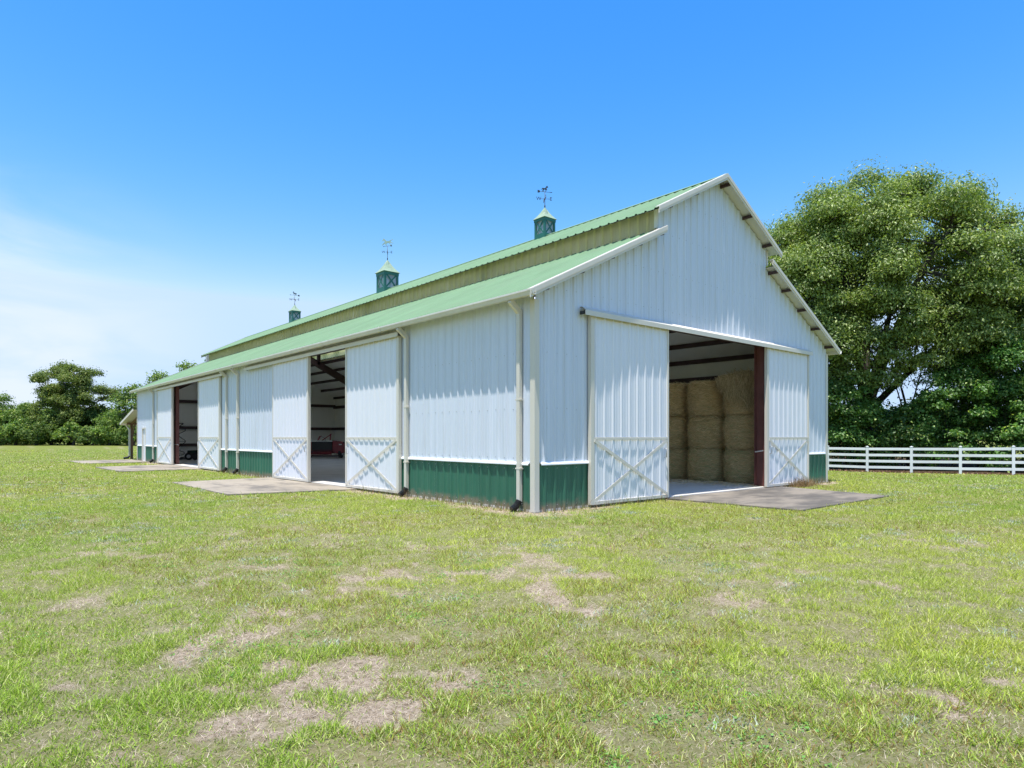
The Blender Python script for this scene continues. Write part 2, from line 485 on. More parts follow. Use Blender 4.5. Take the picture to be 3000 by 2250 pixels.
def make_ground():
    m, n, l, p = node_mat('turf_soil')
    a = n.new('ShaderNodeAttribute'); a.attribute_name = 'dry'
    lit = n.new('ShaderNodeAttribute'); lit.attribute_name = 'litter'
    tc = n.new('ShaderNodeTexCoord')
    def noise(sc_, det=6, ro=0.6):
        t = n.new('ShaderNodeTexNoise'); t.inputs['Scale'].default_value = sc_
        t.inputs['Detail'].default_value = det; t.inputs['Roughness'].default_value = ro
        l.new(tc.outputs['Object'], t.inputs['Vector']); return t.outputs['Fac']
    def ramp(src, stops):
        c = n.new('ShaderNodeValToRGB'); e = c.color_ramp.elements
        while len(e) < len(stops): e.new(0.5)
        for k, (pos, cc) in enumerate(stops): e[k].position = pos; e[k].color = (*cc, 1)
        l.new(src, c.inputs[0]); return c.outputs[0]
    def mix(f, A, B):
        x = n.new('ShaderNodeMix'); x.data_type = 'RGBA'
        l.new(f, x.inputs[0]); l.new(A, x.inputs[6]); l.new(B, x.inputs[7]); return x.outputs[2]
    green = ramp(noise(9, 8, 0.7), [(0.3, (0.095, 0.12, 0.022)), (0.5, (0.19, 0.215, 0.042)), (0.72, (0.27, 0.255, 0.08))])
    green2 = ramp(noise(0.35, 5, 0.6), [(0.35, (0.11, 0.155, 0.03)), (0.6, (0.17, 0.18, 0.045)), (0.75, (0.21, 0.175, 0.055))])
    gm = n.new('ShaderNodeMix'); gm.data_type = 'RGBA'; gm.inputs[0].default_value = 0.5
    l.new(green, gm.inputs[6]); l.new(green2, gm.inputs[7])
    straw = ramp(noise(26, 8, 0.75), [(0.33, (0.13, 0.09, 0.055)), (0.48, (0.36, 0.28, 0.205)), (0.66, (0.56, 0.455, 0.36))])
    base = mix(a.outputs['Fac'], gm.outputs[2], straw)
    leafy = ramp(noise(14, 8, 0.7), [(0.3, (0.025, 0.018, 0.012)), (0.6, (0.08, 0.05, 0.03)), (0.8, (0.17, 0.11, 0.07))])
    base = mix(lit.outputs['Fac'], base, leafy)
    l.new(base, p.inputs['Base Color'])
    p.inputs['Roughness'].default_value = 0.95; p.inputs['Specular IOR Level'].default_value = 0.1
    b = n.new('ShaderNodeBump'); b.inputs['Strength'].default_value = 0.9; b.inputs['Distance'].default_value = 0.03
    l.new(noise(40, 8, 0.8), b.inputs['Height']); l.new(b.outputs[0], p.inputs['Normal'])
    # polar sheet about the camera spot, out to the horizon
    ang = np.concatenate([np.linspace(-0.80, 0.80, 300), np.linspace(0.80, 2*math.pi-0.80, 50)[1:-1]])
    rad = np.concatenate([[0.0], np.geomspace(0.7, 60, 175), np.geomspace(66, 3500, 28)])
    A, Rr = np.meshgrid(ang, rad)
    th = YAW + A
    X = C2[0]+Rr*np.sin(th); Y = C2[1]+Rr*np.cos(th)
    Z = ground_z(X, Y)
    V = np.c_[X.ravel(), Y.ravel(), Z.ravel()]
    na, nr = len(ang), len(rad)
    i, j = np.meshgrid(np.arange(nr-1), np.arange(na), indexing='ij')
    j2 = (j+1) % na
    F = np.stack([i*na+j, i*na+j2, (i+1)*na+j2, (i+1)*na+j], -1).reshape(-1, 4)[:, ::-1]
    me = np_mesh('ground', V, F, 4, smooth=True)
    d = dryness(V[:, 0], V[:, 1])
    dc = np.hypot(V[:, 0]-C2[0], V[:, 1]-C2[1])
    d = np.maximum(d, 0.36*(1-sstep(6, 17, dc)))
    at = me.attributes.new('dry', 'FLOAT', 'POINT'); at.data.foreach_set('value', d.astype(np.float32))
    at = me.attributes.new('litter', 'FLOAT', 'POINT'); at.data.foreach_set('value', litter_mask(V[:, 0], V[:, 1]).astype(np.float32))
    tag(link_mesh('ground', me, m), 'mown field of patchy yellow green grass around the barn', 'ground', kind='structure')
make_ground()

PADN = ['concrete apron before the middle sliding doors of the long wall', 'concrete apron before the far sliding doors of the long wall',
        'farthest concrete apron beside the narrow white door', 'concrete apron before the gable doors with the hay']
for poly, lb in zip(PADS, PADN):
    mb = MB(); mb.prism(poly, (1,0,0), (0,1,0), (0,0,1), (0,0,-0.02), 0.10)
    tag(mb.build('concrete_apron', M['pad_dark' if 'gable' in lb else 'pad'], bevel=0.01), lb, 'apron', 'concrete aprons at the barn doors', 'structure')

# ------------------------------------------------------------------ the barn
barn = tag(empty('barn'), 'long white metal barn with pale green roof, dark green base band and open sliding doors', 'barn')
PITCH = 0.297
def profile(u0, u1, phase=0.0, rib=0.030):
    """points (u, h) of ribbed sheet between u0 and u1"""
    shape = [(-0.046, 0), (-0.017, rib), (0.017, rib), (0.046, 0),
             (0.080, 0), (0.089, 0.006), (0.104, 0.006), (0.113, 0),
             (0.184, 0), (0.193, 0.006), (0.208, 0.006), (0.217, 0)]
    k0 = math.floor((u0-phase)/PITCH)-1; k1 = math.ceil((u1-phase)/PITCH)+1
    allp = [(phase+k*PITCH+a, h) for k in range(k0, k1+1) for a, h in shape]
    def hat(u):
        for (a, ha), (b, hb) in zip(allp, allp[1:]):
            if a <= u <= b: return ha+(hb-ha)*(u-a)/(b-a)
        return 0.0
    pts = [(u, h) for u, h in allp if u0+1e-4 < u < u1-1e-4]
    return [(u0, hat(u0))] + pts + [(u1, hat(u1))]

def sheet(place, u0, u1, z0, z1, name, mat, parent, phase=0.0, rib=0.03, lift=0.0):
    pr = profile(u0, u1, phase, rib)
    V = []; F = []
    for u, h in pr:
        a = z0(u) if callable(z0) else z0
        b = z1(u) if callable(z1) else z1
        V += [place(u, h+lift, a), place(u, h+lift, b)]
    for k in range(len(pr)-1):
        F.append((2*k, 2*k+2, 2*k+3, 2*k+1))
    me = bpy.data.meshes.new(name); me.from_pydata(V, [], F); me.update()
    return link_mesh(name, me, mat, parent)

def panels(place, regions, name, mat, phase=0.0, rib=0.03, width=3*PITCH, parent=None):
    k = 0
    for u0, u1, z0, z1 in regions:
        a = u0
        while a < u1-1e-3:
            b = (math.floor((a-phase-0.1+1e-6)/width)+1)*width+phase+0.1
            b = min(b, u1)
            if u1-b < 0.06: b = u1
            sheet(place, a, b, z0, z1, name, mat, parent or barn, phase, rib, lift=0.0012*(k % 2))
            a = b; k += 1

pl_long = lambda u, h, z: (-h, u, z)
pl_gable = lambda u, h, z: (u, -h, z)
pl_far = lambda u, h, z: (u, L+h, z)
pl_right = lambda u, h, z: (W+h, u, z)

EX = 0.30            # eave overhang
RK = 0.34            # rake overhang
SL, SU = 0.49, 0.52
CX0, CX1, MID = 4.15, W-4.15, W/2
UE = 3.84            # upper roof eave x
def z_low(x):
    x = x if x < MID else W-x
    return 4.53+SL*(x+EX)
def z_up(x):
    x = x if x < MID else W-x
    return 7.13+SU*(x-UE)
def roofline(x):
    return (z_up(x) if CX0 <= x <= CX1 else z_low(x))-0.05

BAND = 1.0
OPEN_MID, OPEN_FAR, DOORHOLE = (8.15, 11.6), (23.85, 29.9), (35.72, 36.63)
HEAD = 4.30
seg = lambda cuts, z0, z1: [(a, b, z0, z1) for a, b in cuts]
panels(pl_long, seg([(0.02, 8.15), (11.6, 23.85), (29.9, 35.72), (36.63, L)], BAND, EAVE)
       + seg([OPEN_MID, OPEN_FAR], HEAD, EAVE) + seg([DOORHOLE], 2.1, EAVE), 'wall_panel', M['white'])
panels(pl_long, seg([(0.02, 8.15), (11.6, 23.85), (29.9, 35.72), (36.63, L)], -0.06, BAND-0.02), 'base_panel', M['green'])
GOP = (4.40, 9.55)
panels(pl_gable, [(0.02, CX0, BAND, roofline), (CX0, GOP[0], BAND, roofline), (GOP[0], GOP[1], HEAD, roofline),
                  (GOP[1], CX1, BAND, roofline), (CX1, W-0.02, BAND, roofline)], 'wall_panel', M['white'], phase=-0.02)
panels(pl_gable, seg([(0.02, GOP[0]), (GOP[1], W-0.02)], -0.06, BAND-0.02), 'base_panel', M['green'], phase=-0.02)
panels(pl_far, [(0, CX0, 0.02, roofline), (CX0, 4.4, 0.02, roofline), (4.4, CX1, 4.2, roofline), (CX1, W, 0.02, roofline)], 'wall_panel', M['white'])  # wide opening in this unseen end added to let daylight in
panels(pl_right, [(0, 7.7, 0.02, EAVE), (7.7, 14.6, HEAD, EAVE), (14.6, 20.5, 0.02, EAVE), (20.5, 29.2, HEAD, EAVE), (29.2, L, 0.02, EAVE)], 'wall_panel', M['white'])  # both doorways of this hidden wall are added to brighten the interior
# clerestory bands of yellowed sheet
panels(lambda u, h, z: (CX0-h, u, z), [(0.02, L-0.9, z_low(CX0)-0.10, z_up(CX0)-0.05)], 'clerestory_panel', M['fibre'], rib=0.045)
panels(lambda u, h, z: (CX1+h, u, z), [(0.02, L-0.9, z_low(CX0)-0.10, z_up(CX0)-0.05)], 'clerestory_panel', M['fibre'], rib=0.045)

# roofs
def slope_place(x0, z0, s, side):
    nl = math.hypot(1, s)
    def f(u, h, d):
        x = x0+d/nl; z = z0+s*d/nl
        x += -s/nl*h; z += h/nl
        return ((x if side == 0 else W-x), u, z)
    return f
ADDED_STRIPS = [(k*0.891+0.21, (k+1)*0.891+0.21) for k in range(1, 41, 2)]  # translucent strips added on the unseen slope to bring daylight indoors
def between(y0, y1):
    out = []; a = y0
    for p, q in ADDED_STRIPS: out.append((a, p)); a = q
    return out+[(a, y1)]
for side in (0, 1):
    panels(slope_place(-EX, 4.53, SL, side), [(-RK, L+RK, 0, (CX0+EX)*math.hypot(1, SL)+0.02)], 'roof_panel', M['roof'], phase=0.11)
    ln = (MID-UE)*math.hypot(1, SU)
    if side == 0:
        panels(slope_place(UE, 7.13, SU, side), [(-RK, L-0.15, 0, ln)], 'roof_panel', M['roof'], phase=0.11)
    else:
        panels(slope_place(UE, 7.13, SU, side), [(a, b, 0, ln) for a, b in between(-RK, L-0.15)], 'roof_panel', M['roof'], phase=0.11)
        panels(slope_place(UE, 7.13, SU, side), [(a, b, 0, ln) for a, b in ADDED_STRIPS], 'added_skylight_panel', M['added_skylight'], phase=0.11)
    for (xa, xb, zf, e) in ((-EX, CX0, z_low, L+RK), (UE, MID, z_up, L-0.15)):
        mb = MB(); t = 0.012
        a, b = (xa, xb) if side == 0 else (W-xa, W-xb)
        zb = zf(b if b != MID else MID-1e-6)-t
        for y0, y1 in (between(-RK+.01, e-.01) if side == 1 and zf is z_up else [(-RK+.01, e-.01)]):
            mb.quad((a, y0, zf(a)-t), (b, y0, zb), (b, y1, zb), (a, y1, zf(a)-t))
        mb.build('roof_underside', M['under'], barn)
# ridge cap
mb = MB(); zr = z_up(MID-1e-6)
for s in (-1, 1):
    mb.prism([(0, zr+0.055), (s*0.2, zr-0.2*SU+0.055), (s*0.2, zr-0.2*SU+0.042), (0, zr+0.042)][::s], (1,0,0), (0,0,1), (0,1,0), (MID, (L-0.15-RK)/2, 0), L-0.15+RK-0.01)
mb.build('ridge_cap', M['roof'], barn)

# rake trim: stepped cream profile along each slope of the near gable
def rake(x0, x1, zf, y, sgn, name='rake_trim'):
    mb = MB()
    for dy, top, bot in ((0.0, 0.048, -0.055), (0.018*sgn, -0.02, -0.118)):
        a = (x0, y+dy, 0); b = (x1, y+dy, 0)
        i = len(mb.v)
        for x in (x0, x1):
            z = zf(x if abs(x-MID) > 1e-5 else MID-1e-6)
            yy = y+dy
            mb.v += [(x, yy-0.012, z+bot), (x, yy+0.012, z+bot), (x, yy+0.012, z+top), (x, yy-0.012, z+top)]
        for k in ((0,1,2,3),(7,6,5,4),(0,4,5,1),(1,5,6,2),(2,6,7,3),(3,7,4,0)):
            mb.f.append(tuple(i+j for j in k)); mb.s.append(False)
    # top lip lying over the roof edge
    i = len(mb.v)
    for x in (x0, x1):
        z = zf(x if abs(x-MID) > 1e-5 else MID-1e-6)
        mb.v += [(x, y+0.013, z+0.040), (x, y+0.11*sgn+0.013, z+0.040), (x, y+0.11*sgn+0.013, z+0.060), (x, y+0.013, z+0.060)]
    for k in ((0,1,2,3),(7,6,5,4),(0,4,5,1),(1,5,6,2),(2,6,7,3),(3,7,4,0)):
        mb.f.append(tuple(i+j for j in k)); mb.s.append(False)
    return mb.build(name, M['trim'], barn)
rake(-EX-0.12, CX0-0.02, z_low, -RK, 1); rake(UE-0.04, MID, z_up, -RK, 1)
rake(W+EX+0.04, CX1-0.20, z_low, -RK, 1); rake(W-UE+0.04, MID, z_up, -RK, 1)
rake(-EX-0.12, CX0-0.02, z_low, L+RK, -1); rake(UE-0.04, MID, z_up, L-0.15, -1)

# gutters
def gutter(x, sgn, y0, y1):
    mb = MB(); z = 4.535
    prof = [(0, 0), (0.012, 0), (0.012, -0.10), (0.075, -0.10), (0.10, -0.045), (0.115, -0.03), (0.115, 0), (0.128, 0), (0.128, -0.036), (0.112, -0.055), (0.085, -0.115), (0, -0.115)]
    mb.prism([(sgn*a, b) for a, b in prof], (1,0,0), (0,0,1), (0,1,0), (x, (y0+y1)/2, z), y1-y0)
    g = mb.build('gutter', M['gutter'], barn)
    j = MB(); y = y0+6.1
    while y < y1:
        j.prism([(sgn*(a*1.06), b*1.06) for a, b in [(0.1, -0.03), (0.13, 0.004), (0.134, -0.036), (0.116, -0.058), (0.088, -0.121), (0.0, -0.121), (0.0, -0.11), (0.08, -0.11)]], (1,0,0), (0,0,1), (0,1,0), (x, y, z), 0.05)
        y += 6.1
    j.build('gutter_joint', M['gutter'], g)
gutter(-EX+0.01, -1, -RK-0.02, L+RK)
gutter(W+EX-0.01, 1, -RK-0.02, L+RK)
# corner trims, drip ledges, step trims
for (x, y, sx, sy) in ((0, 0, -1, -1), (W, 0, 1, -1), (0, L, -1, 1), (W, L, 1, 1)):
    mb = MB()
    ztop = 4.42
    mb.box((min(x, x-sx*0.09)+0.0, min(y+sy*0.036, y+sy*0.05), 0.0), (max(x, x-sx*0.09)+0.05*sx*(sx > 0), max(y+sy*0.036, y+sy*0.05), ztop))
    x_a, x_b = sorted((x+sx*0.036, x+sx*0.05)); y_a, y_b = sorted((y+sy*0.0349, y-sy*0.09))
    mb.box((x_a, y_a, 0.0), (x_b, y_b, ztop))
    if sx < 0:
        mb.box((x-0.05, min(y+sy*0.0355, y+sy*0.051), 0.0), (x-0.0005, max(y+sy*0.0355, y+sy*0.051), ztop-0.001))
    mb.build('corner_trim', M['trim'], barn, bevel=0.004)
def ledge(place, u0, u1):
    mb = MB()
    pr = [(0.0, BAND+0.035), (0.034, BAND+0.035), (0.058, BAND-0.005), (0.058, BAND-0.028), (0.052, BAND-0.028), (0.052, BAND-0.008), (0.03, BAND+0.005), (0.0, BAND+0.005)]
    i = len(mb.v); n = len(pr)
    for u in (u0, u1):
        for h, z in pr: mb.v.append(place(u, h, z))
    for k in range(n):
        mb.f.append((i+k, i+(k+1) % n, i+n+(k+1) % n, i+n+k)); mb.s.append(False)
    mb.f.append(tuple(range(i, i+n))); mb.s.append(False); mb.f.append(tuple(range(i+n, i+2*n))[::-1]); mb.s.append(False)
    mb.build('drip_ledge', M['vinyl'], barn)
for a, b in ((0.14, 5.2), (14.24, 20.6), (32.35, 35.70), (36.65, L-0.14)): ledge(pl_long, a, b)
for a, b in ((0.14, 1.59), (12.2, W-0.14)): ledge(pl_gable, a, b)
for x in (CX0, CX1):
    s = -1 if x < MID else 1
    mb = MB(); mb.box((min(x, x+s*0.05), -0.045, z_low(CX0)+0.05), (max(x, x+s*0.05), 0.05, z_up(CX0)-0.07)); mb.build('clerestory_trim', M['trim'], barn)
mb = MB(); mb.box((CX0-0.05, L-0.92, z_low(CX0)-0.1), (CX0+0.03, L-0.86, z_up(CX0)-0.05)); mb.box((CX1-0.03, L-0.92, z_low(CX0)-0.1), (CX1+0.05, L-0.86, z_up(CX0)-0.05))
mb.build('clerestory_trim', M['trim'], barn)
mb = MB(); mb.box((CX0, L-0.90, z_low(CX0)-0.4), (CX1, L-0.88, z_up(CX0)-0.05))
mb.v += [(CX0, L-.89, z_up(CX0)-.05), (CX1, L-.89, z_up(CX0)-.05), (MID, L-.89, z_up(MID-1e-6)-.05)]
mb.f.append((len(mb.v)-3, len(mb.v)-2, len(mb.v)-1)); mb.s.append(False)
mb.build('clerestory_end', M['white'], barn)

# ---- screws in rows along the girts, one mesh per wall
def screws(place, rows, u0, u1, skip, phase=0.0, top=None):
    mb = MB()
    k = math.ceil((u0-phase)/PITCH)
    while phase+k*PITCH < u1:
        u = phase+k*PITCH+0.075
        if not any(a < u < b for a, b in skip):
            for z in rows:
                if top and z > top(u)-0.15: continue
                zz = z+random.uniform(-.012, .012); r = 0.009
                a = [place(u+du*r, hh, zz+dz*r) for du, dz, hh in ((-1,-1,0), (1,-1,0), (1,1,0), (-1,1,0), (-.7,-.7,.009), (.7,-.7,.009), (.7,.7,.009), (-.7,.7,.009))]
                i = len(mb.v); mb.v += a
                for q in ((4,5,6,7), (0,1,5,4), (1,2,6,5), (2,3,7,6), (3,0,4,7)):
                    mb.f.append(tuple(i+j for j in q)); mb.s.append(False)
        k += 1
    tag(mb.build('wall_screws', M['galv'], barn), kind='stuff')
screws(pl_long, (0.12, 0.9, 1.12, 2.17, 3.35), 0.15, L, [(5.2, 14.3), (20.6, 32.4), (35.6, 36.7)])
screws(pl_gable, (0.12, 0.9, 1.12, 2.17, 3.35, 4.75, 5.7, 6.7, 7.6), 0.15, W, [(1.5, 12.25)], -0.02, roofline)
screws(pl_gable, (4.75, 5.7, 6.7, 7.6), 1.5, 12.25, [], -0.02, roofline)

# ---- sliding doors
def sliding_door(place, u0, u1, open_side, wide_side, nrm, z0=0.05, z1=4.27):
    """place maps (u, out, z); open_side/wide_side: +1 the larger-u edge, -1 the smaller-u edge"""
    base = 0.085
    fr = lambda u, h, z: place(u, h+base, z)
    pr_phase = u0+0.19
    d = sheet(fr, u0+0.02, u1-0.02, z0+0.02, z1-0.01, 'sliding_door', M['door'], barn, pr_phase, 0.028)
    def bar(ua, ub, za, zb, h0, h1, name):
        mb = MB()
        c = [place(u, base+h, z) for h in (h0, h1) for u in (ua, ub) for z in (za, zb)]
        lo = tuple(min(q[k] for q in c) for k in range(3)); hi = tuple(max(q[k] for q in c) for k in range(3))
        mb.box(lo, hi); return mb.build(name, M['trim'], d, bevel=0.003)
    for s, u in ((-1, u0), (1, u1)):
        w = 0.115 if s == wide_side else 0.055
        bar(u if s < 0 else u-w, u+w if s < 0 else u, z0, z1, -0.055, 0.040, 'stile')
    wl_, wr_ = (0.115 if wide_side < 0 else 0.055), (0.115 if wide_side > 0 else 0.055)
    a, b = u0+wl_, u1-wr_
    bar(a, b, z0, z0+0.075, -0.03, 0.039, 'rail'); bar(a, b, 1.49, 1.56, 0.0285, 0.037, 'rail'); bar(a, b, z1-0.05, z1, -0.03, 0.02, 'rail')
    for q, (p0, p1) in enumerate((((a, z0+0.08), (b, 1.485)), ((b, z0+0.08), (a, 1.485)))):
        mb = MB()
        P0 = Vector(place(p0[0], base+0.033+0.009*q, p0[1])); P1 = Vector(place(p1[0], base+0.033+0.009*q, p1[1]))
        mb.beam(P0, P1, 0.07, 0.008, up=nrm)
        mb.build('cross_brace', M['trim'], d)
    # bolts and pull handle
    mb = MB(); k = 0
    u = pr_phase
    while u < b:
        if u > a:
            c = Vector(place(u, base+0.040, 1.525)); n_ = Vector(nrm)
            mb.tube([c-n_*0.004, c+n_*0.008], 0.011, 6)
        u += PITCH
    mb.build('bolts', M['galv'], d)
    uh = (u1-0.17) if open_side > 0 else (u0+0.17)
    mb = MB()
    n_ = Vector(nrm)
    A = Vector(place(uh, base+0.03, 1.28)); B = Vector(place(uh, base+0.03, 1.06))
    mb.tube([A, A+n_*0.06, B+n_*0.06, B], 0.012, 6)
    mb.build('handle', M['galv'], d)
    return d
NL, NG = (-1, 0, 0), (0, -1, 0)
sliding_door(pl_long, 5.21, 8.32, 1, -1, NL)
sliding_door(pl_long, 11.03, 14.24, -1, -1, NL)
sliding_door(pl_long, 20.60, 23.95, 1, -1, NL)
sliding_door(pl_long, 28.95, 32.35, -1, -1, NL)
sliding_door(pl_gable, 1.59, 4.48, 1, -1, NG)
sliding_door(pl_gable, 9.43, 12.19, -1, -1, NG)
def track(place, u0, u1, z=4.26):
    mb = MB()
    pr = [(0.032, z+0.17), (0.09, z+0.17), (0.20, z+0.09), (0.20, z-0.02), (0.185, z-0.02), (0.185, z+0.075), (0.085, z+0.15), (0.032, z+0.15)]
    n = len(pr); i = 0
    for u in (u0, u1):
        for h, zz in pr: mb.v.append(place(u, h, zz))
    for k in range(n):
        mb.f.append((k, (k+1) % n, n+(k+1) % n, n+k)); mb.s.append(False)
    t = mb.build('door_track', M['trim'], barn)
    for u, s in ((u0, -1), (u1, 1)):
        mb = MB(); ua, ub = sorted((u-s*0.01, u+s*0.012))
        c = [place(q, h, zz) for q in (ua, ub) for h in (0.04, 0.17) for zz in (z+0.0, z+0.075)]
        mb.box(tuple(min(q[k] for q in c) for k in range(3)), tuple(max(q[k] for q in c) for k in range(3)))
        mb.build('track_end', M['cap'], t)
    mb = MB()
    c = [place(q, h, zz) for q in (u0+0.05, u1-0.05) for h in (0.075, 0.125) for zz in (z+0.025, z+0.085)]
    mb.box(tuple(min(q[k] for q in c) for k in range(3)), tuple(max(q[k] for q in c) for k in range(3)))
    mb.build('rail_tube', M['galv'], t)
track(pl_long, 5.14, 17.15); track(pl_long, 19.95, 32.6); track(pl_gable, 1.33, 12.3)

# ---- narrow white door at the far end of the long wall
mb = MB(); mb.box((0.03, 35.74, 0.05), (0.07, 36.61, 2.05)); d = mb.build('side_door', M['vinyl'], barn)
mb = MB(); mb.tube([(0.03, 36.50, 1.0), (-0.03, 36.50, 1.0)], 0.016, 8); mb.tube([(-0.03, 36.50, 1.0), (-0.055, 36.50, 1.0)], 0.03, 10); mb.build('handle', M['galv'], d)
mb = MB()
mb.box((-0.045, 35.64, 0.0), (0.09, 35.738, 2.14)); mb.box((-0.045, 36.612, 0.0), (0.09, 36.70, 2.14)); mb.box((-0.044, 35.739, 2.052), (0.09, 36.611, 2.141))
mb.build('door_frame', M['trim'], d)

# ---- downspouts with black drain boots
def downspout(y, boot=True):
    mb = MB(); w = 0.050; x1 = -0.037; x0 = -0.125
    mb.box((x0, y-w, 0.15), (x1, y+w, 4.24))
    o = mb.build('downspout', M['trim'], barn, bevel=0.006)
    mb = MB(); mb.beam((-0.09, y, 4.20), (-0.34, y, 4.405), 0.112, 0.085, up=(0, 1, 0)); mb.build('elbow', M['trim'], o)
    mb = MB()
    for z in (2.35, 0.9): mb.box((x0-0.004, y-w-0.03, z-0.015), (x1-0.002, y+w+0.03, z+0.015))
    mb.build('strap', M['trim'], o)
    if boot:
        mb = MB(); pts = []; rad = []
        P = [Vector((-0.08, y, 0.22)), Vector((-0.12, y+0.01, 0.15)), Vector((-0.19, y+0.02, 0.085)), Vector((-0.26, y+0.03, 0.04))]
        for k in range(28):
            t = k/27*3; i = min(int(t), 2); f = t-i
            pts.append(P[i].lerp(P[i+1], f)); rad.append(0.076 if k % 2 else 0.066)
        mb.tube(pts, rad, 12, smooth=False); mb.build('drain_boot', M['black'], o)
for y in (0.39, 4.89, 18.26, 19.73, 33.45): downspout(y)

# ---- steel frames, purlins and girts
FRAMES = (7.0, 15.0, 23.1, 31.3)
def ibeam(mb, p, q, depth0, depth1, up, wf=0.16):
    p, q = Vector(p), Vector(q); up = Vector(up)
    d = (q-p).normalized(); s = d.cross(up).normalized()
    for a, b in ((0.5, 1), (-0.5, -1)):
        P, Q = p+up*(a*depth0), q+up*(a*depth1)
        mb.beam(P, Q, wf, 0.014, up=up)
    i = len(mb.v)
    for e, dd in ((p, depth0), (q, depth1)):
        for k in (-1, 1):
            mb.v += [tuple(e+up*(-0.5*dd)+s*0.006*k), tuple(e+up*(0.5*dd)+s*0.006*k)]
    for f in ((i, i+1, i+5, i+4), (i+2, i+3, i+7, i+6)): mb.f.append(f); mb.s.append(False)
nrm_l = Vector((-SL, 0, 1)).normalized()
for y in FRAMES:
    for side in (0, 1):
        X = lambda x: x if side == 0 else W-x
        mb = MB(); ibeam(mb, (X(0.42), y, 0.05), (X(0.48), y, 4.2), 0.36, 0.52, (1, 0, 0)); mb.build('column', M['red_steel'], barn)
        mb = MB(); n_ = Vector((nrm_l.x*(1 if side == 0 else -1), 0, nrm_l.z))
        ibeam(mb, (X(0.25), y, z_low(0.25)-0.50), (X(MID-0.01), y, z_low(MID-0.01)-0.42), 0.5, 0.32, n_); mb.build('rafter', M['dark_steel'], barn)
        mb = MB(); ibeam(mb, (X(CX0+0.22), y, z_low(CX0)-0.35), (X(CX0+0.22), y, z_up(CX0)-0.2), 0.2, 0.2, (1, 0, 0)); mb.build('stub_post', M['dark_steel'], barn)
        mb = MB(); n2 = Vector((-SU*(1 if side == 0 else -1), 0, 1)).normalized()
        ibeam(mb, (X(CX0+0.12), y, z_up(CX0+0.12)-0.32), (X(MID-0.01), y, z_up(MID-0.01)-0.32), 0.2, 0.2, n2); mb.build('rafter', M['dark_steel'], barn)
# red columns at the gable opening and at the far opening
for x in (4.22, 9.70):
    mb = MB(); ibeam(mb, (x, 0.22, 0.05), (x, 0.22, z_low(x)-0.2), 0.30, 0.30, (0, 1, 0), 0.26); mb.build('column', M['red_steel'], barn)
mb = MB(); mb.box((4.1, 0.09, HEAD+0.02), (9.9, 0.24, HEAD+0.2)); mb.build('header', M['dark_steel'], barn)
for y0, y1 in (OPEN_MID, OPEN_FAR):
    mb = MB(); mb.box((0.06, y0-0.3, HEAD+0.01), (0.2, y1+0.3, HEAD+0.12)); mb.build('header', M['dark_steel'], barn)
for y0, y1 in ((7.85, 8.0), (11.75, 11.9), (23.5, 23.7), (29.20, 30.0)):
    q = 0.15 if y0 > 29 else 0.05
    mb = MB(); mb.box((q, y0, 0.05), (q+.17, y1, HEAD)); mb.build('jamb', M['red_steel'], barn)
for x in (3.95, 9.85):
    mb = MB(); ibeam(mb, (x, L-0.22, 0.05), (x, L-0.22, z_low(x)-0.2), 0.2, 0.2, (0, 1, 0)); mb.build('column', M['dark_steel'], barn)
def purlin(x, zf, y0, y1, h=0.17):
    mb = MB(); zz = zf(x)-0.018
    mb.box((x-0.03, y0, zz-0.085), (x+0.03, 0.05, zz)); mb.build('outlooker', M['dark_steel'], barn)
    y0 = 0.051
    mb = MB(); z = zf(x)-0.018-h/2
    mb.box((x-0.035, y0, z-h/2), (x+0.035, y1, z+h/2)); mb.build('purlin', M['dark_steel'], barn)
for side in (0, 1):
    X = lambda x: x if side == 0 else W-x
    for x in (0.10, 1.15, 2.15, 3.15, 4.00): purlin(X(x), (lambda q: z_low(q)-0.03), -RK+0.03, L+0.25)
    for x in (4.35, 5.5, MID-0.18): purlin(X(x), (lambda q: z_up(q)-0.03), -RK+0.03, L-0.25)
for z in (1.0, 2.17, 3.95):
    for a, b in ((0.06, 4.35), (9.6, W-0.06)):
        mb = MB(); mb.box((a, L-0.26, z-0.1), (b, L-0.10, z+0.1)); mb.build('girt', M['dark_steel'], barn)
for z in (5.4, 6.6):
    mb = MB(); xs = (z-4.2)/SL; mb.box((xs, L-0.26, z-0.1), (W-xs, L-0.10, z+0.1)); mb.build('girt', M['dark_steel'], barn)
for z in (2.17, 3.85):
    for a, b in ((0.1, 7.6), (14.7, 20.4), (29.3, L-0.27)):
        mb = MB(); mb.box((W-0.26, a, z-0.1), (W-0.10, b, z+0.1)); mb.build('girt', M['dark_steel'], barn)
for z in (1.05, 2.17, 3.4):
    for a, b in ((0.1, 7.9), (11.55, 23.6), (29.6, 35.5), (36.75, L-0.3)):
        mb = MB(); mb.box((0.045, a, z-0.1), (0.09, b, z+0.1)); mb.build('girt', M['dark_steel'], barn)
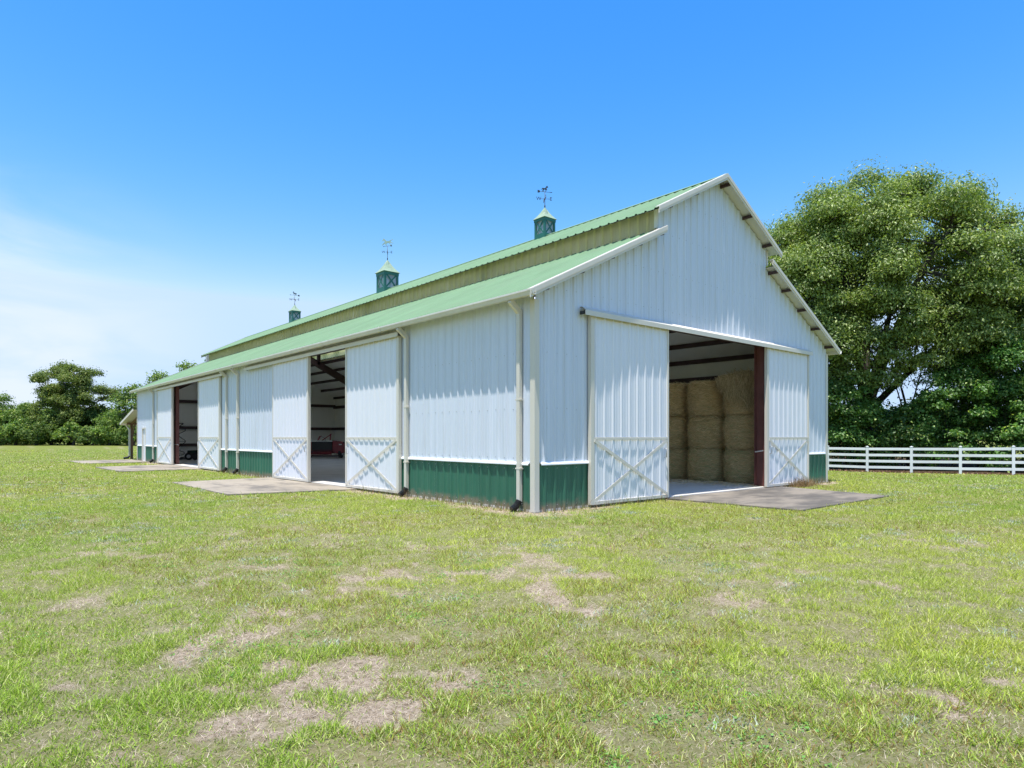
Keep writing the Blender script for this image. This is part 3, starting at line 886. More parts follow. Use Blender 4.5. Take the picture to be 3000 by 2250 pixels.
# insulation liner inside walls and roof
def liner(pts):
    mb = MB(); mb.v += pts; mb.f.append(tuple(range(len(pts)))); mb.s.append(False); return mb.build('insulation', M['liner'], barn)
o_ = 0.035
for a, b in ((0, 7.7), (14.6, 20.5), (29.2, L)):
    liner([(W-o_, a, 0.05), (W-o_, b, 0.05), (W-o_, b, 4.63), (W-o_, a, 4.63)])
for a, b, zb in ((0.0, 4.4, 0.05), (4.4, CX1, 4.2), (CX1, W, 0.05)):
    top = [(b, L-o_, z_low(b)-.035), (a, L-o_, z_low(a)-.035)]
    if a < MID < b: top.insert(1, (MID, L-o_, z_low(MID-1e-6)-.035))
    liner([(a, L-o_, zb), (b, L-o_, zb)]+top)
for a, b in ((0.05, 8.13), (11.27, 23.83), (29.07, 35.6), (36.8, L)):
    liner([(o_, a, 0.05), (o_, b, 0.05), (o_, b, 4.63), (o_, a, 4.63)])
for a, b in ((0.05, GOP[0]-.02), (GOP[1]+.02, W-.05)):
    q = lambda x: (z_low(x))-.035
    ps = [(a, o_, 0.05), (b, o_, 0.05), (b, o_, q(b)), (a, o_, q(a))]
    liner(ps)
for side in (0, 1):
    X = lambda x: x if side == 0 else W-x
    e = 0.03
    liner([(X(0.02), 0.02, z_low(0.02)-e), (X(CX0), 0.02, z_low(CX0)-e), (X(CX0), L-.02, z_low(CX0)-e), (X(0.02), L-.02, z_low(0.02)-e)])
    for y0, y1 in (between(0.02, L-.9) if side == 1 else [(0.02, L-.9)]):
        if y1 > y0: liner([(X(CX0), y0, z_up(CX0)-e), (X(MID-.001), y0, z_up(MID-.001)-e), (X(MID-.001), y1, z_up(MID-.001)-e), (X(CX0), y1, z_up(CX0)-e)])
# floor slab
mb = MB(); mb.box((-0.004, -0.004, -0.15), (W+0.004, L+0.004, 0.045)); mb.build('floor_slab', M['slab'], barn)
# rag bands tied round two columns
for (x, y, rx, ry) in ((9.70, 0.22, 0.15, 0.17), (0.235, 29.60, 0.11, 0.44)):
    mb = MB(); pts = [(x+rx*1.05*math.cos(a), y+ry*1.05*math.sin(a), 1.12+0.02*math.sin(2*a)) for a in np.linspace(0, 2*math.pi, 17)]
    mb.tube(pts, 0.018, 6); mb.build('rope_band', M['sign_white'], barn)

# ---- lean-to porch on the far gable
zl = lambda y: 3.35-0.198*(y-L)
mb = MB()
lp = lambda u, h, d: (u, L+0.04+d, zl(L+0.04+d)+h)
panels(lp, [(-0.25, W+0.25, 0.0, 4.35)], 'porch_roof_panel', M['roof'], phase=0.1)
mb = MB(); mb.quad((-0.25, L+.05, zl(L)-.02), (W+.25, L+.05, zl(L)-.02), (W+.25, L+4.38, zl(L+4.38)-.012), (-0.25, L+4.38, zl(L+4.38)-.012)); mb.build('porch_underside', M['under'], barn)
mb = MB()
for x in (-0.27, W+0.27):
    mb.beam((x, L+0.06, zl(L+0.06)-0.03), (x, L+4.42, zl(L+4.42)-0.03), 0.03, 0.16)
mb.beam((-0.25, L+4.43, zl(L+4.43)-0.03), (W+0.25, L+4.43, zl(L+4.43)-0.03), 0.03, 0.14)
mb.build('porch_trim', M['trim'], barn)
for k in range(5):
    x = 0.33+k*(W-0.66)/4
    mb = MB(); mb.box((x-0.075, L+3.68, 0.0), (x+0.075, L+3.83, zl(L+3.75)-0.22)); mb.build('porch_post', M['wood'], barn, bevel=0.008)
    mb = MB(); mb.beam((x, L+0.06, zl(L+.06)-0.14), (x, L+4.2, zl(L+4.2)-0.14), 0.05, 0.15); mb.build('porch_rafter', M['wood'], barn)
    mb = MB(); mb.beam((x+.09, L+3.75, 1.75), (x+.09, L+3.05, zl(L+3.05)-0.2), 0.05, 0.10); mb.build('porch_brace', M['wood'], barn)
mb = MB(); mb.box((0.05, L+3.66, zl(L+3.75)-0.215), (W-0.05, L+3.85, zl(L+3.75)-0.06)); mb.build('porch_beam', M['wood'], barn)
mb = MB(); mb.box((0.14, L+3.70, 0.2), (0.25, L+3.80, 2.1)); mb.beam((0.19, L+3.75, 2.08), (0.10, L+4.36, zl(L+4.36)-0.1), 0.1, 0.09); o = mb.build('downspout', M['trim'], barn)
mb = MB(); mb.tube([(0.19, L+3.75, 0.24), (0.1, L+3.8, 0.1), (-0.15, L+3.85, 0.06)], [0.07, 0.08, 0.07], 10); mb.build('drain_boot', M['black'], o)

# ---- cupolas on the ridge
def cupola(y, s, ze, apex, base_h):
    """s roof width, ze eave height, apex height; base_h skirt top"""
    b = s*0.88/2; zb = 8.45
    o = MB(); x, yy = MID, y
    t = 0.022
    # skirt walls
    o.box((x-b, y-b, zb), (x+b, y+b, base_h))
    cu = o.build('cupola', M['cupola_green'], barn)
    pw = s*0.06
    for sx in (-1, 1):
        for sy in (-1, 1):
            mb = MB(); cx, cy = x+sx*(b-pw), y+sy*(b-pw)
            mb.box((cx-pw, cy-pw, base_h), (cx+pw, cy+pw, ze-0.001)); mb.build('corner_post', M['cupola_green'], cu)
    hh = (ze-base_h)
    for k in range(4):
        a = k*math.pi/2; n_ = Vector((math.cos(a), math.sin(a), 0)); tt = Vector((-n_.y, n_.x, 0))
        c = Vector((x, y, 0))+n_*(b-0.012)
        e = b-2*pw
        for q, sg in enumerate((1, -1)):
            mb = MB(); mb.beam(c+tt*(-e*sg)+n_*(.004*q)+Vector((0,0,base_h)), c+tt*(e*sg)+n_*(.004*q)+Vector((0,0,ze-0.14*hh)), 0.012, s*0.085, up=n_.cross(Vector((0,0,1))).cross(tt) if False else Vector((0,0,1)))
            mb.build('cross_bar', M['cupola_green'], cu)
        mb = MB(); mb.beam(c-tt*e-n_*0.03+Vector((0,0,(base_h+ze)/2)), c+tt*e-n_*0.03+Vector((0,0,(base_h+ze)/2)), 0.006, ze-base_h-.004); mb.build('pane', M['acrylic'], cu)
        mb = MB(); mb.beam(c-tt*(b+0.01)+n_*0.016+Vector((0,0,ze-0.08*s)), c+tt*(b+0.01)+n_*0.016+Vector((0,0,ze-0.08*s)), 0.02, 0.16*s); mb.build('eave_board', M['cupola_green'], cu)
    # concave copper roof
    mb = MB(); prof = [(1.0, 0.0), (1.0, 0.02), (0.80, 0.17), (0.60, 0.34), (0.40, 0.55), (0.20, 0.80), (0.05, 1.0)]
    prev = None
    for f, g in prof:
        r = s/2*f*1.02; z = ze+(apex-ze)*g
        i = len(mb.v); mb.v += [(x-r, y-r, z), (x+r, y-r, z), (x+r, y+r, z), (x-r, y+r, z)]
        if prev is not None:
            for k in range(4):
                mb.f.append((prev+k, prev+(k+1) % 4, i+(k+1) % 4, i+k)); mb.s.append(False)
        else:
            mb.f.append((i+3, i+2, i+1, i)); mb.s.append(False)
        prev = i
    mb.f.append((prev, prev+1, prev+2, prev+3)); mb.s.append(False)
    mb.build('cupola_roof', M['cupola_roof'], cu)
    return cu
cupola(6.87, 0.60, 9.30, 9.74, 8.76)
cupola(17.93, 0.88, 9.50, 10.14, 8.76)
cupola(29.22, 0.60, 9.30, 9.72, 8.76)

HORSE_STAND = [(-.48,.52),(-.55,.40),(-.53,.22),(-.47,.36),(-.40,.50),(-.36,.42),(-.38,.28),(-.44,.14),(-.42,0),(-.36,0),(-.36,.12),(-.28,.28),(-.22,.16),(-.2,0),(-.14,0),(-.15,.17),(-.18,.36),
               (.08,.36),(.14,.20),(.12,0),(.18,0),(.21,.2),(.26,.34),(.34,.26),(.40,.34),(.36,.40),(.30,.44),(.30,.58),(.38,.74),(.52,.66),(.56,.72),(.46,.90),(.40,.96),(.36,1.02),(.32,.95),(.22,.86),(.12,.68),(.04,.58),(-.15,.56),(-.32,.60),(-.42,.58)]
HORSE_RUN = [(-.95,.62),(-.75,.74),(-.55,.66),(-.45,.60),(-.62,.42),(-.85,.30),(-.82,.24),(-.52,.36),(-.38,.42),(-.45,.20),(-.62,.06),(-.55,.02),(-.34,.18),(-.22,.38),
             (.10,.36),(.20,.20),(.12,.02),(.19,.0),(.30,.20),(.34,.36),(.56,.30),(.76,.12),(.82,.17),(.62,.40),(.40,.52),(.46,.70),(.58,.78),(.74,.66),(.80,.74),(.66,.94),(.58,1.04),(.50,.98),(.34,.86),(.18,.66),(-.10,.62),(-.35,.68),(-.55,.72),(-.75,.82)]
def text_obj(s, size, ext, mat, parent, name, loc, rot):
    c = bpy.data.curves.new(name, 'FONT'); c.body = s; c.size = size; c.extrude = ext; c.align_x = 'CENTER'; c.align_y = 'CENTER'
    c.materials.append(mat)
    tmp = bpy.data.objects.new(name, c)
    me = bpy.data.meshes.new_from_object(tmp)
    bpy.data.objects.remove(tmp)
    o = bpy.data.objects.new(name, me); COL.objects.link(o); o.parent = parent
    o.location = loc; o.rotation_euler = rot
    return o
def vane(y, z, h, horse, width, heading, mat, label, arrow=True, hs_=0.30):
    """heading: angle about z of the horse's nose"""
    root = tag(empty('weathervane', (MID, y, z-0.06)), label, 'weathervane', 'weathervanes on the roof cupolas')
    mb = MB(); mb.tube([(0,0,0), (0,0,0.10*h), (0,0,0.72*h+0.06)], [0.020, 0.012, 0.009], 8); mb.tube([(0,0,0.02), (0,0,0.16*h), (0,0,.2*h)], [0.012, 0.026, 0.010], 8)
    mb.lathe([(0.004,-.03),(0.024,-.015),(0.028,0),(0.024,.015),(0.004,.03)], (0,0,0.47*h), 10); mb.build('rod', M['vane'], root)
    zl_ = 0.47*h
    for k, ch in enumerate('NESW'):
        a = math.pi/2-k*math.pi/2-0.6
        d_ = Vector((math.cos(a), math.sin(a), 0))
        mb = MB(); mb.tube([(0,0,zl_), tuple(d_*0.32*width+Vector((0,0,zl_)))], 0.006, 6); mb.build('arm', M['vane'], root)
        text_obj(ch, 0.17*width/0.54, 0.006, M['vane'], root, 'letter', tuple(d_*0.39*width+Vector((0,0,zl_))), (R(90), 0, a))
    dr = Vector((math.cos(heading), math.sin(heading), 0)); za = 0.72*h+0.05
    if arrow:
        mb = MB(); mb.tube([tuple(dr*(-width*.5)+Vector((0,0,za))), tuple(dr*(width*.5)+Vector((0,0,za)))], 0.007, 6)
        w = width
        mb.prism([(-.5*w,.05*w*1.6),(-.36*w,.05*w*1.6),(-.31*w,0),(-.36*w,-.05*w*1.6),(-.5*w,-.05*w*1.6),(-.45*w,0)], dr, (0,0,1), dr.cross(Vector((0,0,1))), (0,0,za), 0.008)
        mb.prism([(.5*w,0),(.38*w,.04*w),(.41*w,0),(.38*w,-.04*w)], dr, (0,0,1), dr.cross(Vector((0,0,1))), (0,0,za), 0.008)
        mb.build('arrow', M['vane'], root)
    mb = MB(); mb.prism([(a*hs_, b*hs_) for a, b in horse], dr, (0,0,1), dr.cross(Vector((0,0,1))), (0,0,za+0.005), 0.02); mb.build('horse', mat, root)
    return root
RA = -YAW
vane(6.87, 9.74, 0.80, HORSE_STAND, 0.56, RA+0.25, M['vane'], 'black weathervane on the nearest cupola with standing horse above an arrow facing right', hs_=0.22)
vane(17.93, 10.14, 0.98, HORSE_RUN, 0.50, RA+math.pi-0.35, M['vane_copper'], 'pale copper weathervane with galloping horse on the large middle cupola', hs_=0.37)
vane(29.22, 9.70, 0.86, HORSE_STAND, 0.60, RA+math.pi+0.5, M['vane'], 'black weathervane on the farthest cupola with horse and arrow facing left', hs_=0.22)

# ------------------------------------------------------------------ hay bales
def strands(base, tang, length, width, cols):
    """thin quads: base (n,3) centre, tang (n,3) unit, random width dir"""
    n = len(base)
    r = rng.normal(size=(n, 3)); side = np.cross(tang, r); side /= np.linalg.norm(side, axis=1, keepdims=True)+1e-9
    a = base-tang*length[:, None]/2; b = base+tang*length[:, None]/2
    V = np.stack([a-side*width[:, None], a+side*width[:, None], b+side*width[:, None]*.5, b-side*width[:, None]*.5], 1).reshape(-1, 3)
    F = np.arange(4*n).reshape(-1, 4)
    return V, F, cols
def straw_cols(n, green=0.0):
    t = rng.random(n)[:, None]
    c = np.array([0.36, 0.265, 0.135])*(1-t)+np.array([0.95, 0.79, 0.49])*t
    g = (rng.random(n) < green)[:, None]
    return np.where(g, np.array([0.34, 0.42, 0.20])*(0.7+0.6*rng.random((n, 1))), c)
def hay_bale(x, y, z, r, h, label, green):
    root = tag(empty('hay_bale', (x, y, z), random.uniform(0, 6)), label, 'hay bale', 'round hay bales stacked on end in the barn')
    mb = MB(); N = 40; prof = [(0.02, 0.0), (r*.80, 0.0), (r*.90, 0.035), (r*.96, .12), (r*1.01, .3*h), (r*1.03, .55*h), (r*1.01, .78*h), (r*.95, h-.11), (r*.89, h-.035), (r*.78, h), (0.02, h)]
    mb.lathe(prof, n=N)
    ph = random.uniform(0, 9)
    mb.v = [(a*(1+.018*math.sin(5*math.atan2(b, a)+ph+3*c)+random.uniform(-.012, .012)), b*(1+.018*math.sin(4*math.atan2(b, a)+ph)+random.uniform(-.012, .012)), c) for a, b, c in mb.v]
    mb.build('bale_body', M['haybody'], root)
    n = 5200
    th = rng.uniform(0, 2*math.pi, n); zz = rng.uniform(0.01, h-.01, n)
    rr = r*(1.03-0.12*np.exp(-(np.minimum(zz, h-zz)/.13)**1.3))+rng.normal(0.008, 0.02, n)
    B = np.c_[rr*np.cos(th), rr*np.sin(th), zz]
    T = np.c_[-np.sin(th), np.cos(th), rng.normal(0, .45, n)]+rng.normal(0, .18, (n, 3)); T /= np.linalg.norm(T, axis=1, keepdims=True)
    n2 = 900; q = r*.86*np.sqrt(rng.random(n2)); t2 = rng.uniform(0, 2*math.pi, n2)
    B2 = np.c_[q*np.cos(t2), q*np.sin(t2), np.full(n2, h)+rng.normal(0.005, .01, n2)]
    T2 = rng.normal(0, 1, (n2, 3))*[1, 1, .25]; T2 /= np.linalg.norm(T2, axis=1, keepdims=True)
    B = np.r_[B, B2]; T = np.r_[T, T2]
    V, F, c = strands(B, T, rng.uniform(.08, .30, len(B)), rng.uniform(.002, .0055, len(B)), straw_cols(len(B), green))
    o = link_mesh('straw', np_mesh('straw', V, F, 4, c), M['straw'], root); tag(o, kind='stuff')
    return root
ROWN = ['bottom', 'middle', 'top']
COLN = ['in the right stack beside the red column', 'in the centre stack', 'in the left stack by the sliding door']
for ci, (bx, by, br) in enumerate(((10.97, 1.46, 0.69), (10.97, 2.90, 0.69), (10.97, 4.36, 0.68))):
    z = 0.045
    for k in range(3):
        h = (1.10, 1.14, 1.19)[k]
        lb = '%s round hay bale %s' % (('greenish brown', 'dusty tan', 'golden brown')[k], COLN[ci])
        lb = '%s %s round hay bale %s' % (ROWN[k], ('greenish', 'tan', 'golden')[k], COLN[ci])
        hay_bale(bx+random.uniform(-.07, .07), by+random.uniform(-.03, .03), z, br*random.uniform(.945, .98), h, lb, (0.22, 0.10, 0.04)[k])
        z += h+0.004
# loose hay draped over the top right bale
def loose_hay():
    cx, cy, zt, r = 10.97, 1.46, 0.045+1.10+1.14+1.19+.008, 0.72
    root = tag(empty('loose_hay', (cx, cy, zt)), 'heap of loose straw slumping over the top right hay bale', 'hay')
    mb = MB(); mb.lathe([(0.02, -.02), (.66, -.04), (.68, .02), (.55, .12), (.32, .19), (.02, .21)], n=24)
    mb.build('straw_heap', M['haybody'], root)
    n = 9000
    t = rng.uniform(0, 1.0, n); th = rng.uniform(0, 2*math.pi, n)
    # face towards the door: hang further down on the camera side
    face = np.clip(np.cos(th-math.radians(215)), 0, 1)
    over = rng.random(n) < 0.62
    rad = np.where(over, r+rng.normal(.085, .055, n), .72*np.sqrt(rng.random(n)))
    drop = np.where(over, -(0.05+rng.random(n)*(0.10+0.95*face**1.3)*rng.uniform(.5, 1, n)), .22*(1-(rad/.75)**2)+rng.normal(0, .02, n))
    rad = rad + np.where(over, 0.10*np.exp(drop*2.2)*face, 0)
    B = np.c_[rad*np.cos(th), rad*np.sin(th), drop]
    down = np.c_[rng.normal(0, .35, n), rng.normal(0, .35, n), np.full(n, -1.0)]
    flat = np.c_[rng.normal(0, 1, n), rng.normal(0, 1, n), rng.normal(0, .3, n)]
    T = np.where(over[:, None], down, flat); T /= np.linalg.norm(T, axis=1, keepdims=True)
    V, F, c = strands(B, T, rng.uniform(.18, .48, n), rng.uniform(.003, .0075, n), straw_cols(n)*np.array([.82, .82, .82]))
    tag(link_mesh('straw', np_mesh('straw', V, F, 4, c), M['straw'], root), kind='stuff')
loose_hay()

def chaff():
    n = 1500
    x = np.clip(rng.normal(10.0, .55, n), 4.5, 10.6); y = rng.uniform(.15, 5.2, n)
    B = np.c_[x, y, np.full(n, .052)+rng.random(n)*.012]
    T = rng.normal(0, 1, (n, 3))*[1, 1, .08]; T /= np.linalg.norm(T, axis=1, keepdims=True)
    V, F, c = strands(B, T, rng.uniform(.06, .22, n), rng.uniform(.002, .005, n), straw_cols(n))
    tag(link_mesh('hay_chaff', np_mesh('hay_chaff', V, F, 4, c), M['straw']), 'loose hay chaff scattered on the floor before the bales', 'chaff', kind='stuff')
chaff()

# ------------------------------------------------------------------ machines seen through the long-wall doors
def wheel(parent, x, y, z, r, w, hub='galv', axis=(0, 1, 0)):
    ax = Vector(axis); c = Vector((x, y, z))
    mb = MB(); mb.tube([c-ax*w/2, c-ax*w*.32, c+ax*w*.32, c+ax*w/2], [r*.86, r, r, r*.86], 22); t = mb.build('tyre', M['rubber'], parent)
    mb = MB(); mb.tube([c-ax*(w/2+.01), c+ax*(w/2+.01)], r*.5, 14); mb.build('rim', M[hub], t)
    return t
def red_baler():
    root = tag(empty('hay_machine', (10.75, 33.75, 0.045), RA), 'dark red hay machine with white name strip on its hood inside the barn', 'farm machine')
    # local: x right, -y towards the doors
    mb = MB(); mb.prism([(-.95, .35), (-.95, 1.05), (-.75, 1.24), (.72, 1.24), (.85, 1.12), (.85, .35)], (1,0,0), (0,0,1), (0,1,0), (0, .55, 0), .9); mb.build('housing', M['mred'], root, bevel=.015)
    mb = MB(); mb.box((-.78, .02, .40), (.66, .11, 1.16)); mb.build('mouth', M['mdark'], root)
    mb = MB(); mb.box((-.80, -.06, 1.165), (.68, .10, 1.255)); s = mb.build('name_strip', M['sign_white'], root)
    text_obj('MASSEY FERGUSON', .085, .002, M['mdark'], s, 'lettering', (-.06, -.063, 1.208), (R(90), 0, 0))
    mb = MB(); mb.prism([(.70, .42), (.70, 1.22), (1.35, 1.16), (1.55, 1.0), (1.55, .40), (1.1, .30)], (1,0,0), (0,0,1), (0,1,0), (0, .35, 0), .75); g = mb.build('side_housing', M['mred'], root, bevel=.02)
    mb = MB(); mb.box((1.17, -.06, .93), (1.37, -.02, 1.0)); mb.build('lamp', M['sign_white'], g)
    mb = MB(); mb.box((-1.15, -.02, .25), (-.80, .85, .75)); mb.build('side_shield', M['mred'], root, bevel=.02)
    mb = MB(); mb.tube([(-.72, -.16, .36), (.66, -.16, .36)], .10, 12)
    p = mb.build('pickup_drum', M['mred'], root)
    mb = MB()
    for k in range(22):
        x = -.70+k*.064
        for a in (0.3, 1.6, 2.9, 4.3, 5.4):
            mb.tube([(x, -.16+.09*math.cos(a), .36+.09*math.sin(a)), (x, -.16+.24*math.cos(a), .36+.24*math.sin(a))], .008, 4)
    tag(mb.build('tines', M['mred'], p), kind='stuff')
    mb = MB(); mb.box((-.95, -.10, .10), (.95, .9, .17)); mb.build('chassis', M['mdark'], root)
    for x in (-1.0, 1.2): wheel(root, x, .30, .36, .36, .24, 'sign_white', (1, 0, 0))
    # raised arms on top
    mb = MB(); mb.beam((-.44, .35, 1.24), (-.30, .35, 1.56), .09, .09); mb.beam((-.34, .35, 1.52), (-.20, .35, 1.55), .08, .06); mb.build('arm', M['mred'], root)
    mb = MB(); mb.beam((-.15, .35, 1.25), (.46, .35, 1.66), .06, .06); mb.beam((.46, .35, 1.66), (.44, .35, 1.24), .08, .08); mb.beam((.42, .35, 1.68), (.52, .35, 1.70), .09, .07); mb.build('arm', M['mred'], root)
    mb = MB(); mb.tube([(-.22, .35, 1.53), (.02, .35, 1.42), (.10, .35, 1.26)], .014, 6); mb.build('hose', M['mdark'], root)
red_baler()
def folded_rake():
    p = depth_point(519, 41.5)
    root = tag(empty('hay_rake', (p[0], p[1], 0.045), RA), 'tall dark folded hay rake with zigzag bars behind the far doors', 'farm machine')
    mb = MB()
    for x in (-.10, .06): mb.beam((x, 0, 0.12), (x, 0, 2.40), .07, .09, up=(0, 1, 0))
    for z in (.3, .9, 1.5, 2.1, 2.38): mb.beam((-.12, 0, z), (.08, 0, z), .06, .07)
    mb.build('mast', M['mgreen'], root)
    mb = MB(); mb.box((-.14, .05, .25), (.02, .12, 2.2)); mb.build('mast_plate', M['mgreen'], root)
    for z0, z1, zb in ((2.05, 1.62, 2.07), (1.52, 1.08, 1.20), (.64, .34, .40)):
        mb = MB()
        zm = (z0+z1)/2-.02 if z0 != 1.52 else 1.22
        zm = {2.05: 1.95, 1.52: 1.22, .64: .46}[z0]
        lo = {2.05: 1.66, 1.52: 0.80, .64: .30}[z0]
        up_ = {2.05: 2.07, 1.52: 1.60, .64: .66}[z0]
        mb.tube([(.05, -.03, up_), (.52 if z0 != .64 else .46, -.03, zm+.06), (.55 if z0 != .64 else .48, -.03, zm), (.52 if z0 != .64 else .44, -.03, zm-.06), (.05, -.03, lo)], .022, 7)
        mb.tube([(.05, -.03, zm), (.53 if z0 != .64 else .46, -.03, zm)], .014, 6)
        mb.build('folded_bar', M['mdark'], root)
    mb = MB(); mb.box((-.15, -.06, 2.34), (.40, .06, 2.40)); mb.beam((.05, 0, 2.12), (.38, 0, 2.34), .05, .05); mb.build('top_arm', M['mdark'], root)
    mb = MB(); mb.box((-.2, -.5, .06), (.35, .5, .14)); mb.build('skid', M['mdark'], root)
    q = depth_point(561, 42.2)
    root = tag(empty('farm_cart', (q[0], q[1], 0.045), RA), 'low dark green cart with a fat tyre behind the far doors', 'cart')
    mb = MB(); mb.prism([(-.25, .2), (-.22, .62), (.42, .64), (.45, .2)], (1,0,0), (0,0,1), (0,1,0), (0, .3, 0), .8); mb.build('cart_box', M['mgreen'], root, bevel=.01)
    wheel(root, -.10, -.16, .24, .24, .20, 'galv', (.35, -.93, 0)); wheel(root, .34, -.16, .24, .24, .18, 'mdark', (.35, -.93, 0))
    mb = MB(); mb.beam((-.25, .2, .25), (-.8, .0, .12), .06, .06); mb.build('drawbar', M['mdark'], root)
    a = depth_point(518, 41.0)
    root = tag(empty('pole', (a[0], a[1], 0.045), RA), 'thin pale pole leaning beside the red column at the far doors', 'pole')
    mb = MB(); mb.tube([(.12, -.1, .015), (-.05, .1, .62)], .016, 8); mb.build('shaft', M['galv'], root)
    mb = MB(); mb.box((.06, -.15, .0), (.2, -.07, .03)); mb.build('pole_foot', M['galv'], root)
folded_rake()

# ------------------------------------------------------------------ fence
def fence():
    root = tag(empty('rail_fence', (FP[0][0], FP[0][1], float(ground_z(*FP[0])))), 'white four rail vinyl fence in front of the trees', 'fence')
    base = root.location.copy()
    pts = list(FP)
    back = pts[0]-pts[1]
    for k in range(1, 4): pts.insert(0, FP[0]+back*k)
    tops = []
    H = 1.45
    for p in pts:
        z = float(ground_z(*p)); lx, ly, lz = p[0]-base.x, p[1]-base.y, z-base.z
        ang = math.atan2(fdir[1], fdir[0])
        mb = MB(); h = .064
        ca_, sa_ = math.cos(ang), math.sin(ang)
        ring = [(-h,-h),(h,-h),(h,h),(-h,h)]
        rot = lambda a, b, z_: (lx+a*ca_-b*sa_, ly+a*sa_+b*ca_, lz+z_)
        i = 0
        mb.v = [rot(a, b, -.3) for a, b in ring]+[rot(a, b, H) for a, b in ring]
        for q in ((0,1,5,4),(1,2,6,5),(2,3,7,6),(3,0,4,7),(4,5,6,7)): mb.f.append(q); mb.s.append(False)
        po = mb.build('post', M['vinyl'], root, bevel=.005)
        mb = MB(); h2 = .076
        mb.v = [rot(a/h*h2, b/h*h2, H+.001) for a, b in ring]+[rot(a/h*h2, b/h*h2, H+.025) for a, b in ring]+[rot(0, 0, H+.055)]
        for q in ((3,2,1,0),(0,1,5,4),(1,2,6,5),(2,3,7,6),(3,0,4,7),(4,5,8),(5,6,8),(6,7,8),(7,4,8)): mb.f.append(q); mb.s.append(False)
        mb.build('post_cap', M['vinyl'], po)
        tops.append((lx, ly, lz))
    for a, b in zip(tops, tops[1:]):
        for zr_ in (0.28, 0.63, 0.98, 1.33):
            mb = MB(); s = random.uniform(-.012, .012)
            mb.beam((a[0], a[1], a[2]+zr_+s), (b[0], b[1], b[2]+zr_-s), .04, .14); mb.build('rail', M['vinyl'], root, bevel=.004)
fence()

# ------------------------------------------------------------------ foliage
def leaves(centres, radii, per, size, aspect, cols, up=0.55, droop=0.3, shell=0.55, flat=0.75, seed=0):
    """leaf rhombs scattered through clumps; returns V, F, C"""
    g = np.random.default_rng(seed)
    per = np.asarray(per, dtype=int)
    idx = np.repeat(np.arange(len(centres)), per); n = len(idx)
    d = g.normal(size=(n, 3)); d /= np.linalg.norm(d, axis=1, keepdims=True)
    d[:, 2] = np.where(d[:, 2] < -0.35, -d[:, 2]*0.5, d[:, 2])
    rr = (shell+(1-shell)*g.random(n)**0.5)
    rr = rr*(0.78+0.62*g.random(n)**2)
    P = centres[idx]+d*(rr*radii[idx])[:, None]*np.array([1, 1, flat])
    N = d*0.9+np.array([0, 0, up])+g.normal(0, .55, (n, 3)); N /= np.linalg.norm(N, axis=1, keepdims=True)
    T = g.normal(size=(n, 3))+np.array([0, 0, -droop])*1.5+d*0.7
    T -= N*(T*N).sum(1, keepdims=True); T /= np.linalg.norm(T, axis=1, keepdims=True)+1e-9
    S = np.cross(N, T)
    ln = size*g.uniform(.6, 1.3, n); w = ln*aspect*g.uniform(.8, 1.2, n)
    a = P-T*ln[:, None]/2; b = P+T*ln[:, None]/2 - N*ln[:, None]*.12; m = P-T*ln[:, None]*.05
    V = np.stack([a, m+S*w[:, None]/2+N*w[:, None]*.18, b, m-S*w[:, None]/2+N*w[:, None]*.18], 1).reshape(-1, 3)
    q = np.arange(n)*4
    F = np.concatenate([np.c_[q, q+1, q+2], np.c_[q, q+2, q+3]])
    c0, c1, c2 = [np.array(c) for c in cols]
    ct = g.random(len(centres))[idx]*.6+g.random(n)*.4
    C = c0*(1-ct[:, None])+c1*ct[:, None]
    hot = (g.random(n) < .10)[:, None]
    C = np.where(hot, c2, C)*g.uniform(.75, 1.25, n)[:, None]
    return V, F, np.r_[C, C]

def bend(p, q, k, g, amp=.12):
    p, q = np.array(p, float), np.array(q, float); out = []
    L_ = np.linalg.norm(q-p); o = g.normal(0, amp*L_, 3)
    for t in np.linspace(0, 1, k):
        out.append(tuple(p+(q-p)*t+o*math.sin(math.pi*t)*.6+np.array([0, 0, .10*L_])*math.sin(math.pi*t)))
    return out

